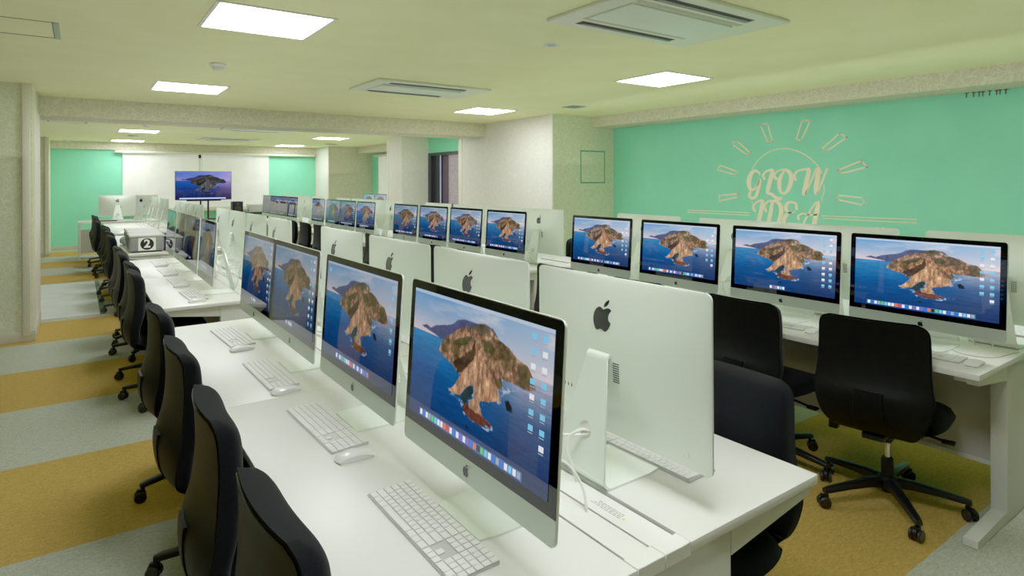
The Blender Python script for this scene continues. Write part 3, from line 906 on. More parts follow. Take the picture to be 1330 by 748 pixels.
# beams and trims
struct('trim_1', [(-.352, 5.42, 8.36, 8.98, 2.235, H)], M_paper)                     # cross beam
struct('trim_2', [(6.17, XR, -3.0, 6.645, 2.298, H)], M_paper)                       # bulkhead on the mural wall
struct('trim_3', [(6.17, XR, 12.12, 15.88, 2.285, H)], M_paper)
struct('trim_4', [(-.50, 5.37, 16.9, 17.0, 2.275, H)], M_paper)
struct('trim_5', [(-.432, -.372, 7.375, 7.40, .06, H)], M_trimw, .003)              # corner strip
struct('trim_6', [(-.352, -.338, 7.43, 8.44, .06, 2.235)], M_trimw)
struct('trim_7', [(5.405, 5.42, 9.10, 9.225, 0, 2.235)], M_trimw, .002)
struct('trim_8', [(5.352, 5.36, 12.07, 12.125, 0, H)], M_trimw)
struct('trim_9', [(-.56, -.49, 15.70, 15.75, .05, H)], M_trimw, .003)
struct('trim_10', [(5.414, 5.424, 6.638, 6.650, 0, H), (5.364, 5.374, 15.873, 15.883, 0, H)], M_trimw)
struct('baseboard_left', [(-2.6, -.345, 7.385, 7.40, 0, .10), (-.352, -.335, 7.385, 8.49, 0, .10), (-2.6, -.48, 15.735, 15.75, 0, .08)], M_base, .002)
struct('baseboard_back', [(-.50, 5.37, 16.985, 17.0, 0, .09)], M_base, .002)
struct('baseboard_right', [(XR - .012, XR, -3.0, 6.645, 0, .09), (5.42, XR, 6.63, 6.645, 0, .09)], M_base, .002)

# pale wallpaper on the side faces of the near and far pillars
struct('wall_pillar_near_side', [(5.410, 5.421, 6.652, 9.10, 0, H)], M_paperL)
struct('wall_pillar_far_side', [(5.360, 5.371, 15.885, 16.9, 0, H)], M_paperL)

# back windows: valance, two roller blinds, sill
struct('trim_11', [(.70, 5.30, 16.80, 16.9, 2.205, 2.262)], M_trimw, .004)
for i, (a, c) in enumerate(((.85, 2.527), (2.533, 4.12))):
    t = thing('roller_blind', ['white roller blind drawn down on the back wall, left of the television pole', 'white roller blind drawn down on the back wall, right of the television pole'][i], 'blind', ((a + c) / 2, 16.93, .87), 0, 'roller blinds on the back wall')
    w = (c - a) / 2
    b = MB(); b.box(-w, w, -.004, .004, .02, 1.35); part('blind_fabric', b.mesh('blind_fabric', M_blind), t)
    b = MB(); b.box(-w, w, -.012, .012, 0, .025, .004); part('bottom_rail', b.mesh('bottom_rail', M_trimw, angle=40), t)
struct('trim_12', [(.85, 5.30, 16.86, 17.0, .80, .865)], M_trimw, .004)
t = thing('roller_blind', 'narrow white roller blind on the far right wall beyond the middle pillar', 'blind', (XR - .05, 14.3, .9))
b = MB(); b.box(-.004, .004, -1.08, 1.08, 0, 1.3); part('blind_fabric', b.mesh('blind_fabric', M_blind), t)
b = MB(); b.box(-.05, .02, -1.3, 1.3, 1.28, 1.34, .004); part('blind_valance', b.mesh('blind_valance', M_trimw, angle=40), t)

# wall mural lettering
mur = thing('wall_mural', 'cream GLOW IDEA lettering under a sun outline painted on the green wall', 'mural', (XR, 3.9, .9))
def ribbon(pts, x=-.003):
    b = MB(); P = spline(pts, 8) if len(pts) > 2 else [np.array(p, float) for p in pts]
    A = []; B = []
    m = len(P)
    for i in range(m):
        q0 = P[max(i - 1, 0)]; q1 = P[min(i + 1, m - 1)]
        dy, dz = q1[0] - q0[0], q1[1] - q0[1]; l = math.hypot(dy, dz) or 1
        ny, nz = -dz / l, dy / l; w = max(P[i][2], .006) / 2
        for s, lst in ((1, A), (-1, B)): lst.append((P[i][0] + s * ny * w - 3.9, P[i][1] + s * nz * w - .9))
    for i in range(m - 1):
        b.bm.faces.new([b.bm.verts.new((x, *p)) for p in (A[i], B[i], B[i + 1], A[i + 1])])
    for e in (P[0], P[-1]):
        r = max(e[2], .006) / 2
        b.bm.faces.new([b.bm.verts.new((x - .0004, e[0] - 3.9 + r * math.cos(k * PI / 8), e[1] - .9 + r * math.sin(k * PI / 8))) for k in range(16)])
    bmesh.ops.remove_doubles(b.bm, verts=b.bm.verts, dist=1e-6)
    return b
def merge(bs, name, m):
    bm = bmesh.new()
    for b in bs:
        me = bpy.data.meshes.new('tmp'); b.bm.to_mesh(me); b.bm.free(); bm.from_mesh(me); bpy.data.meshes.remove(me)
    me = bpy.data.meshes.new(name); bm.to_mesh(me); bm.free(); me.materials.append(m); return me
STROKES = [('letter_g', [(4.213, 1.572, 0.018), (4.218, 1.596, 0.026), (4.268, 1.625, 0.032), (4.324, 1.587, 0.052), (4.354, 1.503, 0.063), (4.346, 1.425, 0.053), (4.308, 1.395, 0.035), (4.254, 1.434, 0.024), (4.223, 1.503, 0.028)]), ('letter_g', [(4.208, 1.508, 0.045), (4.231, 1.408, 0.048), (4.262, 1.321, 0.041), (4.308, 1.294, 0.031), (4.347, 1.318, 0.042), (4.339, 1.367, 0.038)]), ('letter_l', [(4.153, 1.527, 0.034), (4.166, 1.568, 0.031), (4.13, 1.612, 0.024), (4.056, 1.628, 0.037), (4.051, 1.587, 0.057), (4.077, 1.503, 0.058), (4.103, 1.409, 0.054), (4.111, 1.363, 0.038), (4.057, 1.345, 0.037), (3.994, 1.297, 0.047), (3.944, 1.302, 0.037), (3.937, 1.318, 0.013)]), ('letter_o', [(4.002, 1.526, 0.037), (4.022, 1.567, 0.027), (3.984, 1.613, 0.02), (3.904, 1.629, 0.024), (3.842, 1.601, 0.046), (3.817, 1.535, 0.056), (3.838, 1.436, 0.053), (3.887, 1.366, 0.033), (3.936, 1.365, 0.03), (3.961, 1.427, 0.05), (3.957, 1.519, 0.05), (3.918, 1.594, 0.027), (3.886, 1.628, 0.016)]), ('letter_w', [(3.768, 1.518, 0.036), (3.779, 1.564, 0.03), (3.739, 1.613, 0.023), (3.643, 1.63, 0.029), (3.614, 1.62, 0.048), (3.63, 1.533, 0.054), (3.657, 1.42, 0.054), (3.671, 1.359, 0.049)]), ('letter_w', [(3.651, 1.362, 0.019), (3.589, 1.493, 0.021), (3.532, 1.625, 0.022)]), ('letter_w', [(3.506, 1.628, 0.054), (3.516, 1.533, 0.058), (3.533, 1.421, 0.057), (3.533, 1.364, 0.041)]), ('letter_w', [(3.517, 1.364, 0.022), (3.468, 1.485, 0.025), (3.411, 1.629, 0.027)]), ('letter_i', [(4.278, 1.146, 0.039), (4.297, 1.199, 0.032), (4.245, 1.251, 0.025), (4.182, 1.266, 0.041), (4.182, 1.211, 0.055), (4.209, 1.089, 0.055), (4.244, 0.967, 0.052), (4.275, 0.896, 0.039)]), ('letter_d', [(4.132, 1.151, 0.034), (4.152, 1.208, 0.027), (4.104, 1.261, 0.022), (4.03, 1.269, 0.03), (3.976, 1.251, 0.044), (3.941, 1.185, 0.054), (3.952, 1.084, 0.054), (3.995, 0.973, 0.047), (4.068, 0.918, 0.031)]), ('letter_d', [(4.052, 1.249, 0.041), (4.067, 1.163, 0.05), (4.093, 1.043, 0.051), (4.12, 0.923, 0.045)]), ('letter_e', [(3.756, 1.191, 0.036), (3.766, 1.243, 0.026), (3.817, 1.261, 0.023), (3.87, 1.237, 0.043), (3.881, 1.178, 0.046), (3.839, 1.142, 0.027), (3.783, 1.151, 0.02)]), ('letter_e', [(3.809, 1.143, 0.023), (3.87, 1.121, 0.04), (3.906, 1.049, 0.05), (3.892, 0.97, 0.043), (3.836, 0.941, 0.027)]), ('letter_a', [(3.533, 1.265, 0.019), (3.582, 1.197, 0.023), (3.648, 1.081, 0.024), (3.699, 0.982, 0.025)]), ('letter_a', [(3.507, 1.269, 0.028), (3.517, 1.199, 0.054), (3.543, 1.086, 0.057), (3.557, 0.974, 0.051)]), ('letter_a', [(3.732, 1.074, 0.029), (3.736, 1.107, 0.023), (3.682, 1.135, 0.019), (3.599, 1.122, 0.019), (3.517, 1.132, 0.019)])]
RAYS = [[(4.203, 2.171), (4.11, 2.176), (4.046, 1.959), (4.105, 1.952)], [(3.687, 2.179), (3.595, 2.167), (3.696, 1.956), (3.759, 1.963)], [(4.593, 1.963), (4.528, 2.0), (4.337, 1.844), (4.378, 1.816)], [(3.277, 2.005), (3.202, 1.958), (3.423, 1.818), (3.47, 1.844)], [(4.801, 1.643), (4.758, 1.702), (4.509, 1.614), (4.539, 1.579)], [(3.052, 1.706), (3.003, 1.641), (3.266, 1.577), (3.297, 1.612)], [(4.776, 1.321), (4.504, 1.344), (4.504, 1.308), (4.776, 1.248)], [(3.308, 1.348), (3.035, 1.323), (3.035, 1.248), (3.308, 1.302)]]
ARCS = [[(4.314, 1.643), (4.214, 1.762), (4.065, 1.85), (3.894, 1.871), (3.747, 1.836), (3.613, 1.762), (3.503, 1.656)], [(3.484, 1.627), (3.468, 1.58)], [(3.445, 1.453), (3.445, 1.375), (3.477, 1.284)], [(4.322, 1.259), (4.308, 1.237)]]
RULES = [[(5.262, 1.118), (4.355, 1.119)], [(5.262, 1.09), (4.355, 1.088)], [(3.463, 1.12), (2.549, 1.125)], [(3.463, 1.092), (2.549, 1.09)]]
BYLET = [[(2.942, 0.96), (2.945, 0.995), (2.926, 1.018), (2.898, 1.02), (2.878, 1.0), (2.885, 0.964)], [(2.849, 1.026), (2.832, 0.995), (2.819, 0.965)]]
TOPL = [[(2.136, 2.296), (2.14, 2.255)], [(2.083, 2.296), (2.086, 2.255)], [(2.041, 2.295), (2.043, 2.254)], [(2.013, 2.294), (2.016, 2.254)], [(1.963, 2.295), (1.966, 2.256)], [(1.913, 2.292), (1.915, 2.255)], [(1.888, 2.293), (1.891, 2.255)], [(1.847, 2.293), (1.851, 2.254)]]

letters = {}
order = []
for nm, pts in STROKES:
    if nm not in letters: letters[nm] = []; order.append(nm)
    letters[nm].append([(y, z, w * .96) for y, z, w in pts])
for nm in order: part(nm, merge([ribbon(p) for p in letters[nm]], nm, M_sign), mur)
for r in RAYS: part('sun_ray', merge([ribbon([(*r[i], .016), (*r[(i + 1) % 4], .016)]) for i in range(4)], 'sun_ray', M_sign), mur)
part('sun_outline', merge([ribbon([(*p, .011) for p in a]) for a in ARCS[:4]], 'sun_outline', M_sign), mur)
for a in RULES: part('ruled_line', merge([ribbon([(*p, .009) for p in a])], 'ruled_line', M_sign), mur)
part('small_letter', merge([ribbon([(*p, .018) for p in BYLET[0]]), ribbon([(*p, .018) for p in BYLET[1]])], 'small_letter', M_sign), mur)
tl = thing('wall_lettering', 'row of small dark letters half hidden at the top of the green wall', 'lettering', (XR, 3.9, .9))
for a in TOPL:
    (y0, z0), (y1, z1) = a
    part('letter_stroke', merge([ribbon([(y0, z0 + .03, .011), (y1, z1, .010)]), ribbon([(y0 - .012, z0 - .002, .008), (y0 + .012, z0 - .002, .008)])], 'letter_stroke', M_signdk), tl)

# square painted outline on the pillar
fr = thing('tape_square', 'thin green square outline on the pillar beside the mural wall', 'outline', (6.178, 6.645, 1.475))
h_, w_ = .481, .244
for a in ((-w_, w_, 0, .02), (-w_, w_, h_ - .02, h_), (-w_, -w_ + .018, 0, h_), (w_ - .018, w_, 0, h_)):
    b = MB(); b.box(a[0], a[1], -.0035, 0, a[2], a[3]); part('tape_strip', b.mesh('tape_strip', M_tapegrn), fr)

# ------------------------------------------------------------------ ceiling fittings
LS = .64
def ceiling_light(x, y, label, grp='square ceiling lights'):
    t = thing('ceiling_light', label, 'light', (x + LS / 2, y + LS / 2, H), 0, grp)
    b = MB(); a, c = LS / 2, LS / 2 - .02
    for bx in ((-a, a, -a, -c), (-a, a, c, a), (-a, -c, -c, c), (c, a, -c, c)): b.box(*bx, -.007, 0)
    part('light_frame', b.mesh('light_frame', M_lframe), t)
    b = MB(); b.box(-c, c, -c, c, -.004, 0); part('diffuser', b.mesh('diffuser', M_light), t)
LX0, LX1 = .5885, 4.118
for x, y, l in ((LX0, 3.463, 'largest square ceiling light at the top left of the view'), (LX0, 6.52, 'square ceiling light behind the largest one, before the cross beam on the left'),
                (LX1, 3.502, 'square ceiling light nearest the green mural wall'), (LX1, 6.56, 'square ceiling light near the white pillar, before the cross beam'),
                (LX0, 12.72, 'thin ceiling light on the far left beyond the cross beam, the nearer of two'), (LX0, 15.85, 'thin ceiling light on the far left beyond the beam, the farther of two'),
                (LX1, 12.67, 'far ceiling light beyond the cross beam on the right, the nearer of two'), (LX1, 15.8, 'far ceiling light beyond the beam on the right, the farther of two')):
    ceiling_light(x, y, l)
for x, y, l in ((LX0, .4, 'square ceiling light above the near end of the first left-hand desk'), (LX1, .4, 'square ceiling light cut off at the top right corner of the view'),
                (LX0, 9.62, 'square ceiling light just behind the cross beam over the left-hand desks'), (LX1, 9.62, 'square ceiling light just behind the cross beam over the right-hand desks')): ceiling_light(x, y, l)
def ac_unit(x0, x1, y0, y1, label):
    cx, cy = (x0 + x1) / 2, (y0 + y1) / 2; w, d = (x1 - x0) / 2, (y1 - y0) / 2
    t = thing('ceiling_air_conditioner', label, 'air conditioner', (cx, cy, H))
    b = MB(); b.box(-w, w, -d, d, -.022, 0, .008, 2); part('outer_panel', b.mesh('outer_panel', M_ac, angle=40), t)
    b = MB(); b.box(-w * .80, w * .62, -d * .42, d * .42, -.034, -.02, .006, 2); part('intake_panel', b.mesh('intake_panel', mat('ac_inner', rgb(212, 224, 204), .4), angle=40), t)
    for s in (-1, 1):
        b = MB(); b.box(-w * .74, w * .60, s * d * .72 - .034, s * d * .72 + .034, -.0235, -.021); sl = part('air_slot', b.mesh('air_slot', M_slot), t)
        b = MB(); b.box(-w * .70, w * .58, s * d * .72 - .012, s * d * .72 + .016, -.031, -.0235, .003, 1, M=None); part('louvre', b.mesh('louvre', mat('louvre', rgb(120, 126, 112), .5), angle=40), sl)
        b = MB(); b.box(-w * .80, w * .66, s * d * .50 - .018, s * d * .50 + .018, -.0237, -.0215); part('inner_gap', b.mesh('inner_gap', mat('gap', rgb(176, 180, 150), .6)), t)
ac_unit(2.22, 3.42, 1.98, 2.78, 'large ceiling air conditioner at the top edge, nearest the camera')
ac_unit(2.22, 3.45, 5.21, 5.96, 'ceiling air conditioner between the lights before the cross beam')
ac_unit(2.04, 3.24, 11.0, 11.75, 'distant ceiling air conditioner just beyond the cross beam')
ac_unit(2.12, 3.28, 14.1, 14.9, 'farthest ceiling air conditioner before the back wall')
def detector(x, y, r, label):
    t = thing('smoke_detector', label, 'detector', (x, y, H))
    b = MB(); b.lathe([(r, 0), (r, -.014), (r * .86, -.022), (r * .8, -.024)][::-1], n=28); part('detector_base', b.mesh('detector_base', M_whitepl, angle=40), t)
    b = MB(); b.lathe([(r * .74, -.022), (r * .70, -.044), (r * .5, -.052), (r * .1, -.054)][::-1], n=28); part('detector_dome', b.mesh('detector_dome', M_trimw, angle=60), t)
detector(.91, 5.33, .06, 'round white smoke detector between the two nearest left ceiling lights')
detector(.90, 11.45, .06, 'small far smoke detector beyond the beam near the thin left lights')
detector(-.19, 16.3, .06, 'farthest smoke detector in the left corner above the green back wall')
t = thing('ceiling_speaker', 'small flat round recessed fitting on the ceiling beside the large air conditioner', 'ceiling fitting', (2.675, 3.29, H))
b = MB(); b.lathe([(.056, 0), (.056, -.004), (.044, -.006), (.042, -.002)][::-1], n=28); part('trim_ring', b.mesh('trim_ring', M_whitepl, angle=50), t)
b = MB(); b.lathe([(.036, -.001), (.03, -.008), (.006, -.01)][::-1], n=20); part('speaker_cone', b.mesh('speaker_cone', mat('grey_green_grille', rgb(168, 190, 170), .5), angle=50), t)
def vent(x, y, s, label):
    t = thing('ceiling_vent', label, 'vent', (x, y, H))
    b = MB(); b.box(-s, s, -s, s, -.006, 0, .002, 1); part('vent_frame', b.mesh('vent_frame', mat('vent_grey', rgb(150, 162, 156), .5), angle=40), t)
    for k in range(5):
        b = MB(); b.box(-s * .8, s * .8, -s * .8 + k * s * .36, -s * .8 + k * s * .36 + s * .12, -.009, -.006); part('vent_slat', b.mesh('vent_slat', mat('slat', rgb(120, 130, 126), .5)), t)
vent(5.12, 5.85, .115, 'small grey square ceiling vent near the white pillar')
vent(5.10, 14.9, .13, 'small far ceiling vent near the farthest pillar')
vent(.90, 14.35, .10, 'tiny ceiling vent between the two thin far lights on the left')
def hatch(x0, x1, y0, y1, label, m):
    t = thing('ceiling_hatch', label, 'hatch', ((x0 + x1) / 2, (y0 + y1) / 2, H)); w, d = (x1 - x0) / 2, (y1 - y0) / 2
    b = MB()
    for bx in ((-w, w, -d, -d + .008), (-w, w, d - .008, d)): b.box(*bx, -.003, 0)
    b.box(w - .035, w - .028, -d, d, -.003, 0); b.box(-w, -w + .02, -d, d, -.003, 0)
    part('hatch_outline', b.mesh('hatch_outline', mat('hatch_line', rgb(110, 122, 104), .6)), t)
    b = MB(); b.box(w - .028, w, -d, d, -.006, 0); part('hatch_edge', b.mesh('hatch_edge', m), t)
hatch(-1.25, -.09, 4.50, 4.985, 'rectangular ceiling access panel cut off at the left edge', mat('edge_sage', rgb(150, 170, 140), .5))
hatch(-.38, .12, 11.33, 11.77, 'faint ceiling access panel beyond the beam on the left', mat('edge_green', rgb(110, 170, 130), .5))

# ------------------------------------------------------------------ bench desks
def bench_desk(L):
    t = thing('bench_desk', 'x', 'desk')
    hL = L / 2
    for sx in (-1, 1):
        for (a, c) in ((-hL, -.001), (.001, hL)):
            b = MB(); x0, x1 = sorted((sx * .084, sx * .604)); b.box(x0, x1, a, c, .696, .72, .0018, 2)
            part('desktop', b.mesh('desktop', M_desk, angle=40), t)
    for x0, x1 in ((-.0755, -.0045), (.0005, .0735)):
        b = MB(); b.box(x0, x1, -hL + .043, hL - .043, .710, .7175, .0012, 1); part('cable_cover', b.mesh('cable_cover', M_desk, angle=40), t)
    b = MB(); b.box(-.0835, .0835, -hL + .03, hL - .03, .66, .668); b.box(-.0845, -.0825, -hL + .03, hL - .03, .66, .700); b.box(.0825, .0845, -hL + .03, hL - .03, .66, .700); part('cable_tray', b.mesh('cable_tray', M_slot), t)
    for s in (-1, 1):
        y0, y1 = sorted((s * hL, s * (hL - .042)))
        b = MB(); b.box(-.0825, -.0005, y0, y1, .690, .7205, .0015, 1); b.box(.0005, .0825, y0, y1, .690, .7205, .0015, 1); part('end_cap', b.mesh('end_cap', M_desk, angle=40), t)
        ya, yb = sorted((s * (hL - .012), s * (hL - .052)))
        for q in (-1, 1):
            b = MB()
            P = [(.242, .628), (.575, .668), (.600, .6955), (.242, .6955)]
            A = [b.bm.verts.new((q * x, ya, z)) for x, z in P]; B = [b.bm.verts.new((q * x, yb, z)) for x, z in P]
            b.bm.faces.new(A); b.bm.faces.new(list(reversed(B)))
            for i in range(4): b.bm.faces.new((A[i], A[(i + 1) % 4], B[(i + 1) % 4], B[i]))
            part('end_beam', b.mesh('end_beam', M_deskleg), t)
    for y in (-(hL - .012) + .031, 0, (hL - .012) - .031):
        b = MB(); b.box(-.241, .241, y - .031, y + .031, .03, .6955, .003, 2)
        lg = part('leg', b.mesh('leg', M_deskleg, angle=40), t)
        b = MB()
        for q in (-1, 1):
            x0, x1 = .0 * q, .572 * q
            b.hexa([(x0, y - .026, .004), (x1, y - .026, .004), (x1, y + .026, .004), (x0, y + .026, .004), (x0, y - .026, .062), (x1, y - .026, .034), (x1, y + .026, .034), (x0, y + .026, .062)])
        part('foot', b.mesh('foot', M_deskleg), lg)
        b = MB()
        for q in (-1, 1): b.cyl((q * .54, y, 0), (q * .54, y, .006), .018, n=12)
        part('levelling_pad', b.mesh('levelling_pad', M_black), lg)
    for sx in (-1, 1):
        for (a, c) in ((-hL + .075, -.04), (.04, hL - .075)):
            b = MB(); x0, x1 = sorted((sx * .135, sx * .15)); b.box(x0, x1, a, c, .22, .694)
            p_ = part('modesty_panel', b.mesh('modesty_panel', M_panel), t)
            b = MB(); x0, x1 = sorted((sx * .13, sx * .162)); b.box(x0, x1, a, c, .205, .222); part('bottom_rail', b.mesh('bottom_rail', M_deskleg), p_)
    for sx in (-1, 1):
        for s in (-1, 1):
            b = MB(); x0, x1 = sorted((sx * .50, sx * .575)); y0, y1 = sorted((s * (hL - .055), s * (hL - .10))); b.box(x0, x1, y0, y1, .672, .6955, .004, 1); part('corner_bracket', b.mesh('corner_bracket', M_trimw, angle=40), t)
    index_tree(t)
    return t
DL = 2.89
AX, BX = .9975, 3.538
AY = [.855, 4.345, 7.86, 11.27]; BY = [.91, 4.29, 7.66, 11.12]
ordn = ['nearest', 'second', 'third', 'farthest']
desk = bench_desk(DL)
first = True
for side, X, YS in (('left', AX, AY), ('right', BX, BY)):
    for k, y in enumerate(YS):
        lb = '%s long white bench desk in the %s-hand line of computers' % (ordn[k], side)
        if first: desk.location = (X, y + DL / 2, 0); desk['label'] = lb; desk['group'] = 'long white bench desks'; first = False
        else: dup(desk, (X, y + DL / 2, 0), 0, lb, 'long white bench desks')
# warning label stuck on the nearest cable cover
t = thing('warning_sticker', 'small grey printed sticker with yellow mark on nearest desk cable cover', 'sticker', (AX + .036, .855 + .16, .7176))
def wtext():
    b = MB(); rr = random.Random(5)
    for r in range(4):
        y = .0
        for k in range(8):
            w = rr.uniform(.004, .012); b.box(-.012 + r * .006, -.0095 + r * .006, y, y + w, 0, .0003); y += w + .003
    return b
part('printed_lines', wtext().mesh('printed_lines', M_greytext), t)
b = MB(); b.quad((-.010, -.012, .0004), (0, -.012, .0004), (-.005, -.004, .0004)); part('yellow_triangle', b.mesh('yellow_triangle', M_yellow), t)

# ------------------------------------------------------------------ computers
proto = {0: make_imac(ME_dockL, ME_ic1), 1: make_imac(ME_dockS, ME_ic2), 2: make_imac(ME_dockM, ME_ic3)}
used = set()
def retilt(o, dx, deg):
    M = Matrix.Translation((dx, 0, 0.087)) @ Matrix.Rotation(math.radians(deg), 4, 'Y') @ TILT.inverted()
    for ch in o.children:
        if ch.name.split('.')[0] in ('computer_body', 'chin', 'front_glass', 'screen'):
            L0 = Matrix.Translation(ch.location) @ ch.rotation_euler.to_matrix().to_4x4(); L1 = M @ L0
            ch.location = L1.to_translation(); ch.rotation_euler = L1.to_euler()
def set_glow(o, g):
    for ch in o.children:
        if ch.name.split('.')[0] == 'screen':
            ch['glow'] = g
            for q in ch.children: q['glow'] = g ** .5
def put_imac(x, y, rz, v, label, group, skip=()):
    global used
    if v not in used and not skip:
        o = proto[v]; used.add(v); o.location = (x, y, .72); o.rotation_euler = (0, 0, rz); o['label'] = label; o['group'] = group
        return o
    return dup(proto[v], (x, y, .72), rz, label, group, skip)
W = .645
RowA = [.890, 1.604, 2.330, 2.975, 4.455, 5.165, 5.80, 6.50]
RowK = [.878, 1.584, 2.272, 3.023, 4.30, 5.02, 5.74, 6.45, 7.93, 8.55, 9.20, 9.85, 11.32, 12.02, 12.86, 13.50]
RowB = [.900, 1.595, 2.330, 3.060, 4.32, 5.035, 5.735, 6.44, 7.69, 8.38, 9.01, 9.72, 11.2, 11.85, 12.45, 13.10]
RowD = [.72, 1.50, 2.165, 2.985, 4.325, 5.02, 5.72, 6.42, 7.75, 8.40, 9.05, 9.77, 11.12, 11.8, 12.5, 13.2]
od4 = ['first', 'second', 'third', 'last']
vA = [0, 2, 1, 1, 2, 1, 0, 2]
JR = random.Random(21)
def j(a): return math.radians(JR.uniform(-a, a))
for i, y in enumerate(RowA):
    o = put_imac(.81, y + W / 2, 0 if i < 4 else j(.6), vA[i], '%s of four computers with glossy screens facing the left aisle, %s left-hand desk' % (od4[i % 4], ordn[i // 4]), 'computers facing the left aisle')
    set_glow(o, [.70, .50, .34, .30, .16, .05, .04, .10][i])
for i, y in enumerate(RowK):
    o = put_imac(1.176, y + W / 2 + .012, PI + (0 if i < 4 else j(1)), (i + 1) % 3, 'silver computer seen from behind, %s of four on the %s left-hand desk' % (od4[i % 4], ordn[i // 4]), 'computers seen from behind on the left-hand desks'); set_glow(o, .9); retilt(o, -.028, .3)
vB = [0, 1, 0, 0, 0, 0, 2, 0, 2, 0, 2, 0, 0, 2, 0, 2]
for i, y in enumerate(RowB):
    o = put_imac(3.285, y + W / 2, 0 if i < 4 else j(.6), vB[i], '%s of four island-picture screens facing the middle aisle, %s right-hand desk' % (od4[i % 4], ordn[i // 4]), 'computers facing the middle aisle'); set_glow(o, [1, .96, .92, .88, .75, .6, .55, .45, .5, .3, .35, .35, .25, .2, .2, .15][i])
for i, y in enumerate(RowD):
    o = put_imac(3.62, y + W / 2, PI + (0 if i < 4 else j(1)), i % 3, '%s silver computer back rising behind the screens of the %s right-hand desk' % (od4[i % 4], ordn[i // 4]), 'computers seen from behind on the right-hand desks'); set_glow(o, .9); retilt(o, -.040, .4)

# keyboards and mice
kbF = make_kb(True); kbS = make_kb(False); ms = make_mouse()
kfree = {'F': kbF, 'S': kbS}
def put(proto_, tag_, x, y, rz, label, grp, z=.72):
    if tag_ not in used: used.add(tag_); o = proto_; o.location = (x, y, z); o.rotation_euler = (0, 0, rz); o['label'] = label; o['group'] = grp; return o
    return dup(proto_, (x, y, z), rz, label, grp)
kA = [(.642, 1.240, 0), (.640, 1.938, .03), (.632, 2.60, .02), (.630, 3.33, .05), (.645, 4.72, .04), (.64, 5.44, .02), (.635, 6.12, .03), (.64, 6.82, .02)]
mA = [(.635, .935), (.637, 1.668), (.630, 2.345), (.622, 3.055), (.635, 4.46), (.63, 5.17), (.63, 5.84), (.63, 6.53)]
for i, (x, y, r) in enumerate(kA):
    f = i < 3
    put(kbF if f else kbS, 'F' if f else 'S', x, y, r, 'white keyboard with number pad, %s of four on the %s left-hand desk' % (od4[i % 4], ordn[i // 4]), 'keyboards facing the left aisle')
for i, (x, y) in enumerate(mA):
    put(ms, 'M', x, y, j(8), 'white mouse below the keyboard of the %s computer, %s left-hand desk' % (od4[i % 4], ordn[i // 4]), 'mice facing the left aisle')
for i in range(4):
    put(kbS, 'S', 1.336, RowK[i] + .354 + (.0 if i == 0 else .03), PI + .02, 'keyboard under the %s computer seen from behind on the nearest left-hand desk' % od4[i], 'keyboards behind the near computers')
    put(ms, 'M', 1.36, RowK[i] + .62, PI, 'mouse beside the keyboard behind the %s rear-facing computer, nearest left-hand desk' % od4[i], 'mice behind the near computers')
for i in range(8):
    dy = .30 if i < 4 else .32
    put(kbS, 'S', 3.10 + (.01 if i % 2 else 0), RowB[i] + dy + .03, .03, 'white keyboard in front of the %s screen on the %s right-hand desk' % (od4[i % 4], ordn[i // 4]), 'keyboards facing the middle aisle')
    put(ms, 'M', 3.09, RowB[i] + dy - .225, .05, 'white mouse in front of the %s screen on the %s right-hand desk' % (od4[i % 4], ordn[i // 4]), 'mice facing the middle aisle')
put(kbS, 'S', 3.87, 1.20, PI, 'white keyboard end at the right edge behind the nearest right-hand screen', 'keyboards on the far side')
put(kbS, 'S', 3.87, 4.66, PI, 'keyboard on the far side of the second right-hand desk', 'keyboards on the far side')
# loose cable and flat accessory by the nearest right-hand computer
b = MB(); b.tube([tuple(p) for p in spline([(3.40, 1.28, .723), (3.33, 1.22, .723), (3.27, 1.12, .7235), (3.23, 1.06, .7235), (3.24, .99, .7235), (3.29, .955, .723), (3.40, .94, .723), (3.48, .93, .723)], 8)], .0018, 6)
o = part('charging_cable', b.mesh('charging_cable', mat('grey_cable', rgb(196, 198, 186), .5), smooth=True)); tag(o, 'thin pale cable lying beside the nearest right-hand computer', 'cable')
b = MB(); b.box(-.04, .04, -.045, .045, 0, .016, .006, 3); o = part('power_adapter', b.mesh('power_adapter', M_whitepl, angle=40), None, (3.79, 1.17, .72)); tag(o, 'small white block on the far side of the nearest right-hand desk', 'adapter')

# ------------------------------------------------------------------ chairs
chair = make_chair()
CT = random.Random(11)
def put_chair(x, y, rz, label, grp, turn=None):
    if 'C' not in used: used.add('C'); chair.location = (x, y, 0); chair.rotation_euler = (0, 0, rz); chair['label'] = label; chair['group'] = grp; return
    o = dup(chair, (x, y, 0), rz, label, grp)
    a = CT.uniform(-.6, .6) if turn is None else turn
    for c in o.children:
        if c.name.startswith(('base_arm', 'castor')):
            M = Matrix.Rotation(a, 4, 'Z') @ Matrix.Translation(c.location) @ Matrix.Rotation(c.rotation_euler.z, 4, 'Z')
            c.location = M.to_translation(); c.rotation_euler = (0, 0, M.to_euler().z)
cA = [(.535, 1.225, .03), (.533, 1.86, -.03), (.538, 2.60, .02), (.545, 3.42, .03), (.545, 4.90, 0), (.555, 5.45, .04), (.545, 6.28, -.05), (.54, 6.84, .02), (.54, 8.4, 0), (.55, 9.2, .05), (.54, 9.9, 0), (.54, 10.5, .1), (.48, 11.8, 0), (.48, 12.6, .1), (.48, 13.3, 0), (.48, 13.9, .1)]
for i, (x, y, r) in enumerate(cA):
    put_chair(x, y, r, 'black office chair in the left aisle, %s of four at the %s left-hand desk' % (od4[i % 4], ordn[i // 4]), 'chairs along the left aisle')
